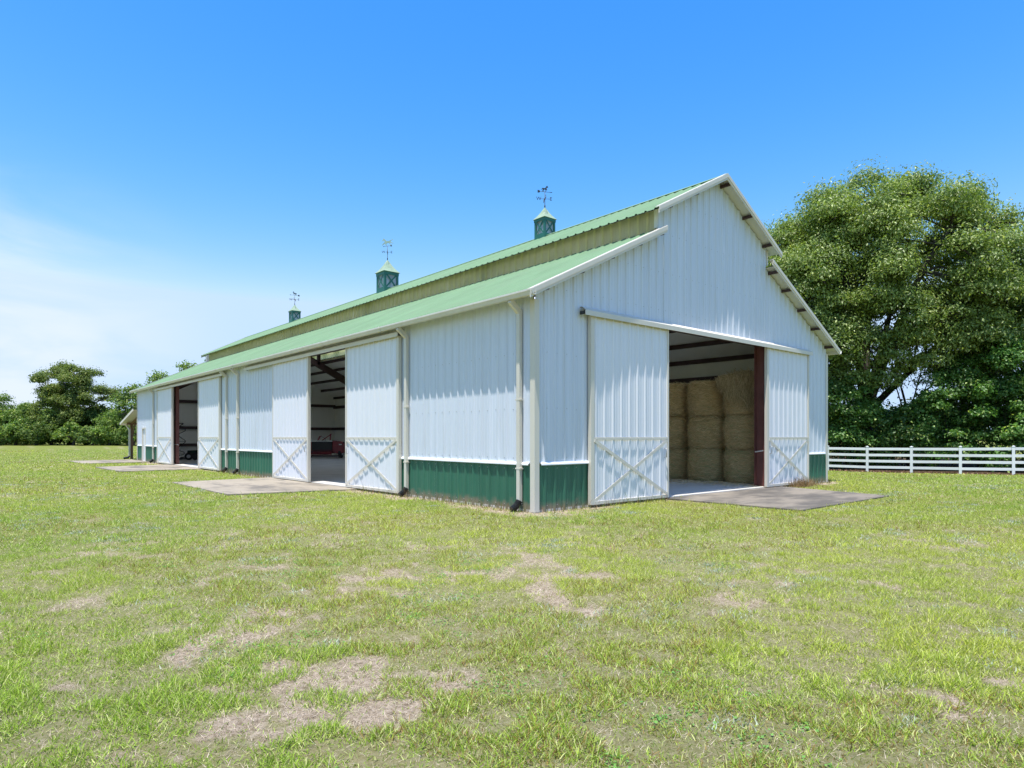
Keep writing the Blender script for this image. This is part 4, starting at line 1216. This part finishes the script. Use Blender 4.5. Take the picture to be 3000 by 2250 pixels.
def make_tree(name, label, cat, x, y, crown, leafspec, trunk_r, fork, group=None, limbs=8, seed=1, twig=True, mat='leaf', z0=None, kindtrunk='trunk', limb_to=None):
    """crown: (centres local (n,3), radii (n,)), leafspec: dict for leaves()"""
    g = np.random.default_rng(seed)
    z = float(ground_z(x, y)) if z0 is None else z0
    root = tag(empty(name, (x, y, z-0.05)), label, cat, group)
    cen, rad = crown
    mb = MB(); top = np.array([0.15, 0, fork])
    mb.tube([(0, 0, -.3), (0.02, 0, .15), (.06, 0.03, fork*.5), tuple(top)], [trunk_r*1.55, trunk_r*1.15, trunk_r*.95, trunk_r*.8], 10)
    order = g.permutation(len(cen))
    mains = []
    far_first = sorted(order[:max(limbs*3, 1)], key=lambda k: -np.linalg.norm(cen[k]-top))[:limbs] if limb_to is None else limb_to
    for k in far_first:
        path = bend(top*g.uniform(.75, 1.0) if limb_to is None else top*.9, cen[k], 7, g)
        mb.tube(path, list(np.linspace(trunk_r*.46, trunk_r*.07, 7)), 7); mains.append(np.array(path))
    if twig and mains:
        allp = np.concatenate([m_[2:] for m_ in mains])
        for k in range(len(cen)):
            dd = np.linalg.norm(allp-cen[k], axis=1); j = int(dd.argmin())
            if dd[j] < 0.2: continue
            r0 = trunk_r*.16
            mb.tube(bend(allp[j], cen[k], 4, g, .1), list(np.linspace(r0, r0*.3, 4)), 5, cap=False)
            for q in range(3):
                e = g.normal(0, 1, 3); e = cen[k]+e/np.linalg.norm(e)*rad[k]*.7*np.array([1, 1, .6])
                mb.tube([tuple(cen[k]*.6+allp[j]*.4), tuple((cen[k]+e)/2), tuple(e)], [r0*.5, r0*.35, r0*.12], 4, cap=False)
    mb.build(kindtrunk, M['bark'], root)
    V, F, C = leaves(cen, rad, seed=seed+5, **leafspec)
    link_mesh('crown', np_mesh('crown', V, F, 3, C), M[mat], root)
    return root

def dome(n, rx, ry, rz, zc, g, rlo, rhi, low=-0.5, jit=.12, ox=0.0, oy=0.0):
    """clump centres over an ellipsoid shell"""
    out = []
    while len(out) < n:
        d = g.normal(size=3); d /= np.linalg.norm(d)
        if d[2] < low: continue
        f = g.uniform(.74, 1.0) if g.random() < .82 else g.uniform(.3, .7)
        p = d*f*np.array([rx, ry, rz])+g.normal(0, jit, 3)*np.array([rx, ry, rz])*.3
        out.append(p+np.array([ox, oy, zc]))
    c = np.array(out)
    return c, g.uniform(rlo, rhi, n)

def view_axes(c):
    """turn (right, depth, z) local clumps into world offsets"""
    return np.c_[c[:, 0]*RT[0]+c[:, 1]*FW[0], c[:, 0]*RT[1]+c[:, 1]*FW[1], c[:, 2]]

OAK = ((0.125, 0.195, 0.045), (0.28, 0.355, 0.088), (0.50, 0.55, 0.22))
VINE = ((0.055, 0.135, 0.03), (0.145, 0.27, 0.055), (0.40, 0.50, 0.16))
FARC = ((0.075, 0.145, 0.036), (0.17, 0.245, 0.055), (0.34, 0.39, 0.11))

def big_oak():
    D = 43.0; p = depth_point(2532, D)
    g = np.random.default_rng(12)
    s = D/42.0
    c1, r1 = dome(230, 8.1*s, 6.8, 7.9*s, 10.4*s, g, 1.0, 1.7, low=-.5, jit=.07, ox=1.4*s)
    # spreading lower boughs
    low = np.array([[-5.6, -2, 12.6], [-6.2, 0, 13.4], [-5.2, -2.5, 10.8], [-4.4, -2.8, 9.2], [-3.4, -3.4, 8.0], [-4.8, 0, 8.0], [-2.5, -3.0, 6.6], [-5.6, 1, 9.6], [1.0, -4.6, 9.6], [2.4, -5.2, 9.0], [3.8, -4.8, 8.4], [.2, -4.2, 8.0],
                    [5.0, -4.6, 8.6], [6.6, -4.0, 8.0], [7.6, -3.2, 9.4], [8.6, -1, 10.0], [9.2, 1, 12.6], [8.9, 0, 15.4], [2.8, -4.5, 7.2], [1.8, -4.0, 6.4], [5.4, -4, 6.6], [-1.2, -3.6, 9.8], [-.6, -4.2, 11.4], [3.6, -5.2, 10.6], [6.2, -4.6, 10.6], [-2.8, -2, 6.0], [-4.6, -1.5, 6.6], [-1.6, -3.6, 7.6], [-.4, -3.9, 6.6], [1.0, -3.6, 7.6], [-3.8, -2.6, 6.9], [6.6, -3.6, 7.0], [7.8, -2.6, 7.6], [-5.9, -1.0, 8.0], [-3.2, -3.4, 10.0], [-1.9, -2.6, 5.6], [-.5, -3.0, 5.3], [1.2, -3.2, 6.2], [2.2, -3.6, 8.2], [-3.0, -2.2, 4.9], [6.0, -3.0, 5.9], [7.4, -2.4, 6.2], [-5.6, 0.5, 11.5], [-6.3, 1.2, 15.0], [-5.4, 0, 14.6]])
    low[:, 0] *= s; low[:, 2] *= s
    c = np.r_[c1, low]; r = np.r_[r1, g.uniform(1.0, 1.45, len(low))]
    # keep the gap under the crown open right of the trunk
    keep = ~((c[:, 2] < 6.8) & (c[:, 0] > 2.2) & (c[:, 0] < 5.2))
    c, r = c[keep], r[keep]
    per = (r**2*610).astype(int)
    c = view_axes(c)
    make_tree('oak_tree', 'huge spreading oak with olive leaves behind the fence right of the barn', 'tree', p[0], p[1], (c, r),
              dict(per=per, size=.205, aspect=.43, cols=OAK, up=.30, droop=.8, shell=.35, flat=.85), .52, 4.2, limbs=9, seed=12)
big_oak()

def side_trees():
    g = np.random.default_rng(44)
    D = 41.0; p = depth_point(3060, D)
    c, r = dome(60, 4.8, 4.2, 7.0, 8.6, g, 1.0, 1.6, low=-.85)
    r *= 1.1
    make_tree('shade_tree', 'darker green tree at the right edge beside the huge oak', 'tree', p[0], p[1], (view_axes(c), r),
              dict(per=(r**2*430).astype(int), size=.20, aspect=.55, cols=((0.035, 0.075, 0.02), (0.075, 0.125, 0.03), (0.16, 0.2, 0.06)), up=.4, droop=.4, shell=.45, flat=.7), .32, 4.0, limbs=8, seed=45)
    D = 41.5; p = depth_point(2660, D)
    c, r = dome(16, 2.0, 1.8, 2.6, 6.6, g, .6, .95, low=-.7)
    make_tree('sapling', 'slim young tree with twin bare stems under the huge oak', 'tree', p[0], p[1], (view_axes(c), r),
              dict(per=(r**2*520).astype(int), size=.14, aspect=.5, cols=VINE, up=.4, droop=.4, shell=.3, flat=.8), .11, 3.6, limbs=5, seed=47)
    D = 44; p = depth_point(2380, D)
    c, r = dome(26, 2.6, 2.6, 4.4, 6.2, g, .8, 1.3, low=-.9)
    make_tree('young_tree', 'leafy young tree partly hidden by the right barn corner', 'tree', p[0], p[1], (view_axes(c), r),
              dict(per=(r**2*520).astype(int), size=.16, aspect=.55, cols=VINE, up=.4, droop=.4, shell=.45, flat=.7), .16, 3.0, limbs=6, seed=49)
side_trees()

def thicket():
    """shrubs crowding the fence"""
    spots = [(2395, 41.5, 2.6, 7.0), (2475, 40.8, 2.2, 6.2), (2550, 41.0, 2.2, 4.6), (2640, 39.8, 2.0, 4.0), (2715, 39.6, 2.0, 4.4), (2790, 38.8, 2.3, 6.6), (2865, 39.0, 2.6, 8.6), (2945, 37.8, 2.7, 8.2), (3030, 37.2, 2.8, 8.8), (3120, 36.2, 2.6, 6.5)]
    names = ['leafy shrub touching the barn corner behind the fence', 'bright green shrub behind the fence post nearest the barn', 'rounded shrub at the foot of the oak trunk', 'low shrub under the open gap right of the oak trunk',
             'low shrub under the twin bare stems of the young tree', 'mid height shrub behind the fence, right of the young tree', 'tall vine covered bush behind the right part of the fence', 'dense dark bush behind the last whole fence bay',
             'tall bush at the right edge behind the fence', 'bush beyond the right edge behind the fence']
    for k, ((u, D, w, h), lb) in enumerate(zip(spots, names)):
        g = np.random.default_rng(100+k); p = depth_point(u, D)
        n = int(16+5.5*h)
        c, r = dome(n, w*.85, w*.8, h*.55, h*.42, g, .45, .8, low=-.75)
        c[:, 2] = np.maximum(c[:, 2], .3)
        b = 0.8+.5*((k*37) % 10)/10
        cols = tuple(tuple(q*b for q in cc) for cc in VINE)
        make_tree('shrub', lb, 'shrub', p[0], p[1], (view_axes(c), r),
                  dict(per=(r**2*540).astype(int), size=.165, aspect=.75, cols=cols, up=.35, droop=.3, shell=.3, flat=.85), .05, .5, limbs=5, seed=120+k, twig=False, mat='vine', group='shrubs crowding the fence', kindtrunk='stem')
thicket()
def understory():
    g = np.random.default_rng(71)
    C = []; Rr = []
    for k in range(90):
        u = g.uniform(2330, 3250); D = g.uniform(46, 58)
        p = depth_point(u, D); hh = g.uniform(.4, 3.6)
        C.append((p[0], p[1], hh)); Rr.append(g.uniform(.9, 1.6))
    C = np.array(C); Rr = np.array(Rr)
    V, F, col = leaves(C, Rr, (Rr**2*230).astype(int), .26, .7, ((0.03, 0.075, 0.016), (0.075, 0.14, 0.026), (0.17, 0.22, 0.05)), seed=72, shell=.3, flat=.9)
    tag(link_mesh('woodland_undergrowth', np_mesh('woodland_undergrowth', V, F, 3, col), M['vine']), 'dense mass of green undergrowth in the wood behind the fence', 'undergrowth', kind='stuff')
understory()

def far_woods():
    # u, v of the top, depth, half width m, seed, label
    spots = [
        (-60, 1170, 124, 6.5, 'dark rounded tree beyond the left edge of the wood'),
        (15, 1150, 122, 5.5, 'dark tree at the left edge of the far wood'),
        (75, 1183, 118, 4.8, 'rounded mid green tree left of the tall far oak'),
        (122, 1150, 119, 4.6, 'olive tree leaning against the left side of the tall far oak'),
        (150, 1205, 112, 4.2, 'pale green low tree before the trunk of the tall far oak'),
        (255, 1190, 116, 5.0, 'light green rounded tree right of the tall far oak'),
        (300, 1195, 119, 5.0, 'mid green tree between the tall far oak and the barn porch'),
        (345, 1192, 112, 4.0, 'yellow green tree beside the barn porch roof'),
        (390, 1122, 108, 4.6, 'tall dark tree rising just left of the far barn corner'),
        (530, 1060, 112, 6.5, 'treetop with gaps showing above the low end of the green roof'),
        (610, 1040, 118, 4.5, 'small treetop peeping out under the upper roof end'),
        (45, 1235, 109, 3.4, 'low bushy tree in front of the left edge of the wood'),
        (215, 1240, 108, 3.6, 'low pale bushy tree below the tall far oak'),
        (320, 1245, 107, 3.2, 'low bright green bush near the porch post'),
        (105, 1238, 108, 3.4, 'low dark bush between the left trees of the wood'),
        (270, 1250, 107, 3.0, 'low bush at the field edge right of the tall far oak'),
        (378, 1235, 104, 3.0, 'bright bush seen through the porch beside the barn'),
        (0, 1240, 108, 3.4, 'low bush at the far left field edge')]
    for k, (u, v, D, w, lb) in enumerate(spots):
        g = np.random.default_rng(300+k); p = depth_point(u, D)
        top = height_at(v, D)-float(ground_z(*p))
        small = top < 5
        n = 16 if small else 34
        rz = top*.50
        c, r = dome(n, w*.82, w*.7, rz*.9, top-rz*1.02, g, w*.20, w*.33, low=-1.0 if small else -.9)
        if not small:
            extra = g.uniform(-1, 1, (10, 3))*np.array([w*.8, w*.6, 0])+np.c_[np.zeros(10), np.zeros(10), g.uniform(.8, top*.35, 10)]
            c = np.r_[c, extra]; r = np.r_[r, g.uniform(w*.2, w*.3, 10)]
        c[:, 2] = np.maximum(c[:, 2], .6)
        b = g.uniform(.8, 1.35)
        cols = tuple(tuple(q*b for q in cc) for cc in FARC)
        make_tree('woodland_tree' if not small else 'woodland_bush', lb, 'tree' if not small else 'bush', p[0], p[1], (view_axes(c), r),
                  dict(per=(r**2*(110 if small else 95)).astype(int)+20, size=.38, aspect=.6, cols=cols, up=.4, droop=.3, shell=.4, flat=.95), .22, top*.25, limbs=5, seed=340+k, twig=not small, mat='farleaf', group='trees and bushes along the far field edge')
    # the tall oak of the far wood
    g = np.random.default_rng(399); D = 115; p = depth_point(205, D); m = D/1895.84
    def at(u, v, b=0.0): return [(u-205)*m, b, height_at(v, D)]
    pts = [at(150, 1085), at(165, 1075), at(130, 1100), at(118, 1115), at(108, 1135), at(125, 1140), at(145, 1120), at(165, 1105), at(185, 1090), at(215, 1085), at(230, 1082), at(255, 1090), at(268, 1095), at(240, 1105), at(222, 1115), at(200, 1115), at(180, 1130), at(160, 1150), at(200, 1140),
           at(225, 1145), at(250, 1150), at(270, 1145), at(285, 1150), at(305, 1145), at(320, 1150), at(332, 1160), at(312, 1165), at(290, 1168), at(265, 1168), at(240, 1170), at(205, 1170), at(175, 1172), at(140, 1165), at(115, 1165), at(215, 1200), at(190, 1205), at(155, 1195), at(250, 1195)]
    c = np.array(pts); c[:, 1] = g.uniform(-4, 4, len(c)); c = np.r_[c, c[::2]+g.normal(0, 1.2, (len(c[::2]), 3))]
    ex = np.array([at(g.uniform(135, 275), g.uniform(1150, 1245), g.uniform(-5, 0)) for _ in range(26)]+[at(g.uniform(140, 265), g.uniform(1090, 1165), g.uniform(-4, 3)) for _ in range(16)])
    c = np.r_[c, ex]
    r = g.uniform(.9, 1.55, len(c))
    make_tree('woodland_oak', 'tall open crowned oak standing above the far wood on the left', 'tree', p[0], p[1], (view_axes(c), r),
              dict(per=(r**2*250).astype(int), size=.32, aspect=.55, cols=((0.10, 0.15, 0.04), (0.20, 0.25, 0.06), (0.38, 0.40, 0.14)), up=.4, droop=.4, shell=.3, flat=.92), .42, 4.5, limbs=12, seed=400, mat='farleaf')
    C = []; Rr = []
    for k in range(130):
        u = g.uniform(-200, 470); D = g.uniform(111, 121); q = depth_point(u, D)
        C.append((q[0], q[1], g.uniform(.3, 2.4))); Rr.append(g.uniform(1.0, 1.7))
    C = np.array(C); Rr = np.array(Rr)
    V, F, col = leaves(C, Rr, (Rr**2*90).astype(int), .38, .7, FARC, seed=77, shell=.3, flat=.9)
    tag(link_mesh('field_edge_undergrowth', np_mesh('field_edge_undergrowth', V, F, 3, col), M['farleaf']), 'low tangled undergrowth along the far field edge', 'undergrowth', kind='stuff')
    # wood behind as one mass
    C = []; Rr = []
    for k in range(110):
        u = g.uniform(-260, 700); D = g.uniform(124, 138); q = depth_point(u, D)
        C.append((q[0], q[1], g.uniform(.8, 6.5))); Rr.append(g.uniform(1.6, 2.6))
    C = np.array(C); Rr = np.array(Rr)
    V, F, col = leaves(C, Rr, (Rr**2*60).astype(int), .5, .7, ((0.04, 0.08, 0.022), (0.085, 0.13, 0.03), (0.12, 0.15, 0.04)), seed=73, shell=.3, flat=.9)
    tag(link_mesh('far_wood', np_mesh('far_wood', V, F, 3, col), M['farleaf']), 'dark far wood filling the gaps behind the left trees', 'wood', kind='stuff')
far_woods()

# ------------------------------------------------------------------ grass, straw and weeds
def scatter(d0, d1, density, half=0.86):
    """random points in the view wedge between two depths (blades per square metre)"""
    half = 0.80; side = 2.2
    n = int((half*(d1**2-d0**2)+2*side*(d1-d0))*density)
    n2 = int(n*2.2)
    D = np.sqrt(rng.uniform(d0**2, d1**2, n2)); w = half*D+side
    keep = rng.random(n2) < (w/D)/(half+side/d0)       # even density once the strip widens
    D = D[keep][:n]; w = w[keep][:n]
    P = C2+np.outer(D, FW)+np.outer(w*rng.uniform(-1, 1, len(D)), RT)
    return P[:, 0], P[:, 1], D
def free(x, y):
    ok = ~((x > -0.06) & (x < W+.06) & (y > -0.06) & (y < L+.06))
    jag = -0.02-0.22*sstep(.5, .8, fbm(x, y, .5, 95, 3))
    for poly in PADS: ok &= ~in_poly(x, y, poly, jag)
    return ok
def blades(x, y, hgt, wid, lean, cols, two=True):
    n = len(x); z = ground_z(x, y)
    a = rng.uniform(0, 2*math.pi, n); ca_, sa_ = np.cos(a), np.sin(a)
    b = rng.uniform(0, 2*math.pi, n)
    dx, dy = np.cos(b)*lean, np.sin(b)*lean
    base = np.c_[x, y, z-.004]
    side = np.c_[ca_, sa_, np.zeros(n)]*wid[:, None]/2
    tip = base+np.c_[dx*hgt, dy*hgt, hgt*np.sqrt(np.maximum(1-np.minimum(lean, .98)**2, .02))]
    if two:
        mid = base*.45+tip*.55+np.c_[np.zeros(n), np.zeros(n), hgt*.12*lean]
        V = np.stack([base-side, base+side, mid+side*.75, mid-side*.75, tip], 1).reshape(-1, 3)
        q = np.arange(n)*5
        F = np.concatenate([np.c_[q, q+1, q+2], np.c_[q, q+2, q+3], np.c_[q+3, q+2, q+4]])
        return V, F, np.r_[cols, cols, cols]
    V = np.stack([base-side, base+side, tip], 1).reshape(-1, 3)
    return V, np.arange(3*n).reshape(-1, 3), cols
def merge(parts):
    V = []; F = []; C = []; o = 0
    for v, f, c in parts: V.append(v); F.append(f+o); C.append(c); o += len(v)
    return np.concatenate(V), np.concatenate(F), np.concatenate(C)
def grass_cols(x, y, n):
    big = fbm(x, y, 5.0, 51, 3)[:, None]; t = rng.random((n, 1))
    lush = np.array([0.255, 0.375, 0.042]); yel = np.array([0.46, 0.50, 0.072])
    k = np.clip((big-.32)*2.0+ (t-.5)*.8, 0, 1)
    c = lush*(1-k)+yel*k
    rust = (fbm(x, y, 3.5, 57, 3)[:, None] > .60) & (rng.random((n, 1)) < .28)
    c = np.where(rust, np.array([0.26, 0.17, 0.05]), c)
    pale = rng.random((n, 1)) < .22
    c = np.where(pale, np.array([0.50, 0.51, 0.21]), c)
    return c*rng.uniform(.55, 1.35, (n, 1))
def turf():
    green = []; straw = []
    for d0, d1, dens, hh, ww, two in ((2.4, 5.0, 6900, .042, .0046, True), (5.0, 9.0, 4500, .043, .0060, False), (9.0, 16.0, 1500, .048, .0095, False), (16, 30, 330, .055, .018, False), (30, 75, 55, .06, .04, False)):
        x, y, D = scatter(d0, d1, dens)
        dry = dryness(x, y)
        tuft = fbm(x, y, .24, 61, 3)
        p = np.clip(0.34+1.0*sstep(.30, .56, tuft-.10*dry)-dry*.66, .10, 1)
        k = (rng.random(len(x)) < p) & free(x, y) & (litter_mask(x, y) < .5)
        x, y, tf, D = x[k], y[k], tuft[k], D[k]; n = len(x)
        h = hh*(0.45+1.0*sstep(.4, .75, tf)+.35*rng.random(n))*rng.uniform(.6, 1.35, n)
        w = ww*rng.uniform(.7, 1.4, n)
        lean = np.clip(rng.beta(3.4, 1.2, n)*1.05, .2, .97)
        green.append(blades(x, y, h*1.25, w, lean, grass_cols(x, y, n), two))
        # dead straw lying in the turf
        x, y, D = scatter(d0, d1, dens*.80)
        dry = dryness(x, y)
        k = (rng.random(len(x)) < .30+.70*dry) & free(x, y) & (litter_mask(x, y) < .4)
        x, y = x[k], y[k]; n = len(x); t = rng.random((n, 1))
        c = (np.array([0.30, 0.225, 0.155])*(1-t)+np.array([0.68, 0.58, 0.45])*t)*rng.uniform(.75, 1.2, (n, 1))
        straw.append(blades(x, y, hh*1.3*rng.uniform(.5, 1.3, n), ww*.75*rng.uniform(.6, 1.3, n), np.full(n, .95)*rng.uniform(.9, 1.03, n), c, False))
    V, F, C = merge(green)
    tag(link_mesh('grass', np_mesh('grass', V, F, 3, C), M['grass']), 'short yellow green grass of the mown field', 'grass', kind='stuff')
    V, F, C = merge(straw)
    tag(link_mesh('dead_grass', np_mesh('dead_grass', V, F, 3, C), M['straw']), 'dead straw coloured grass in the bare patches', 'dead grass', kind='stuff')
turf()
def weeds():
    # silver cudweed mats and clover, as ground cover
    parts = []; clo = []
    g = rng
    x, y, D = scatter(2.8, 24, 1.6)
    cl = fbm(x, y, 2.2, 81, 3)
    k = (cl > .48) & free(x, y); x, y, D = x[k], y[k], D[k]
    for cx, cy, dd in zip(x, y, D):
        m = int(g.integers(30, 110)); r = g.uniform(.06, .20)
        px = cx+g.normal(0, r, m); py = cy+g.normal(0, r*.8, m)
        c = np.array([0.37, 0.42, 0.31])*g.uniform(.65, 1.25, (m, 1))
        parts.append(blades(px, py, np.full(m, .042)*g.uniform(.5, 1.4, m), np.full(m, .009)*(1+dd/14), g.uniform(.5, .97, m), c, False))
    V, F, C = merge(parts)
    tag(link_mesh('silver_weeds', np_mesh('silver_weeds', V, F, 3, C), M['straw']), 'grey green silvery weed mats scattered in the grass', 'weeds', kind='stuff')
    x, y, D = scatter(2.4, 8.5, 5.0)
    cl = fbm(x, y, 1.5, 91, 3)
    k = (cl > .60) & free(x, y); x, y = x[k], y[k]
    for cx, cy in zip(x, y):
        m = int(g.integers(25, 80)); r = g.uniform(.05, .16)
        px = cx+g.normal(0, r, m); py = cy+g.normal(0, r, m); z = ground_z(px, py)+g.uniform(.0, .018, m)
        N = np.c_[g.normal(0, .35, m), g.normal(0, .35, m), np.ones(m)]; N /= np.linalg.norm(N, axis=1, keepdims=True)
        a = g.uniform(0, 6.28, m); T = np.c_[np.cos(a), np.sin(a), np.zeros(m)]; T -= N*(T*N).sum(1, keepdims=True); S = np.cross(N, T)
        s = g.uniform(.007, .014, m)[:, None]; P = np.c_[px, py, z]
        V = np.stack([P-T*s, P-S*s*.8, P+T*s*.9, P+S*s*.8], 1).reshape(-1, 3); q = np.arange(m)*4
        c = np.array([0.14, 0.30, 0.06])*g.uniform(.7, 1.4, (m, 1))
        clo.append((V, np.concatenate([np.c_[q, q+1, q+2], np.c_[q, q+2, q+3]]), np.r_[c, c]))
    V, F, C = merge(clo)
    tag(link_mesh('clover', np_mesh('clover', V, F, 3, C), M['grass']), 'low round leaved clover patches in the foreground turf', 'clover', kind='stuff')
    # taller seed weeds against the barn base and the dry brown clump by the right gable door
    parts = []
    for a, b, fn in ((0.1, 7.6, lambda t, q: (-.07-q, t)), (14.9, 20.5, lambda t, q: (-.07-q, t)), (0.1, 4.3, lambda t, q: (t, -.07-q)), (10.6, 13.7, lambda t, q: (t, -.07-q))):
        m = int((b-a)*70); t = g.uniform(a, b, m); q = np.abs(g.normal(0, .16, m))
        xx, yy = fn(t, q); k = free(xx, yy); xx, yy = xx[k], yy[k]; m = len(xx)
        c = np.where(g.random((m, 1)) < .5, np.array([0.20, 0.12, 0.06]), np.array([0.12, 0.17, 0.035]))*g.uniform(.7, 1.3, (m, 1))
        parts.append(blades(xx, yy, g.gamma(2.5, .045, m)+.03, np.full(m, .008), g.uniform(.05, .7, m), c, True))
    m = 520; xx = 11.15+g.normal(0, .40, m); yy = -.30-np.abs(g.normal(0, .13, m))
    c = np.array([0.26, 0.17, 0.09])*g.uniform(.6, 1.3, (m, 1))
    parts.append(blades(xx, yy, g.uniform(.12, .42, m), np.full(m, .008), g.uniform(.1, .8, m), c, True))
    V, F, C = merge(parts)
    tag(link_mesh('dry_weeds', np_mesh('dry_weeds', V, F, 3, C), M['straw']), 'brown dry weeds growing along the barn base', 'dry weeds', kind='stuff')
    # fallen leaves under the fence
    m = 2600; t = g.uniform(-14, 22, m); s = np.abs(g.normal(.1, .7, m))-.15
    xx = FP[0][0]+fdir[0]*t+fnor[0]*s; yy = FP[0][1]+fdir[1]*t+fnor[1]*s
    k = free(xx, yy); xx, yy = xx[k], yy[k]; m = len(xx)
    c = np.where(g.random((m, 1)) < .5, np.array([0.20, 0.11, 0.06]), np.array([0.30, 0.2, 0.13]))*g.uniform(.6, 1.3, (m, 1))
    V, F, C = blades(xx, yy, g.uniform(.05, .13, m), g.uniform(.04, .09, m), g.uniform(.75, .97, m), c, True)
    tag(link_mesh('fallen_leaves', np_mesh('fallen_leaves', V, F, 3, C), M['straw']), 'brown fallen leaves along the foot of the fence', 'leaves', kind='stuff')
weeds()
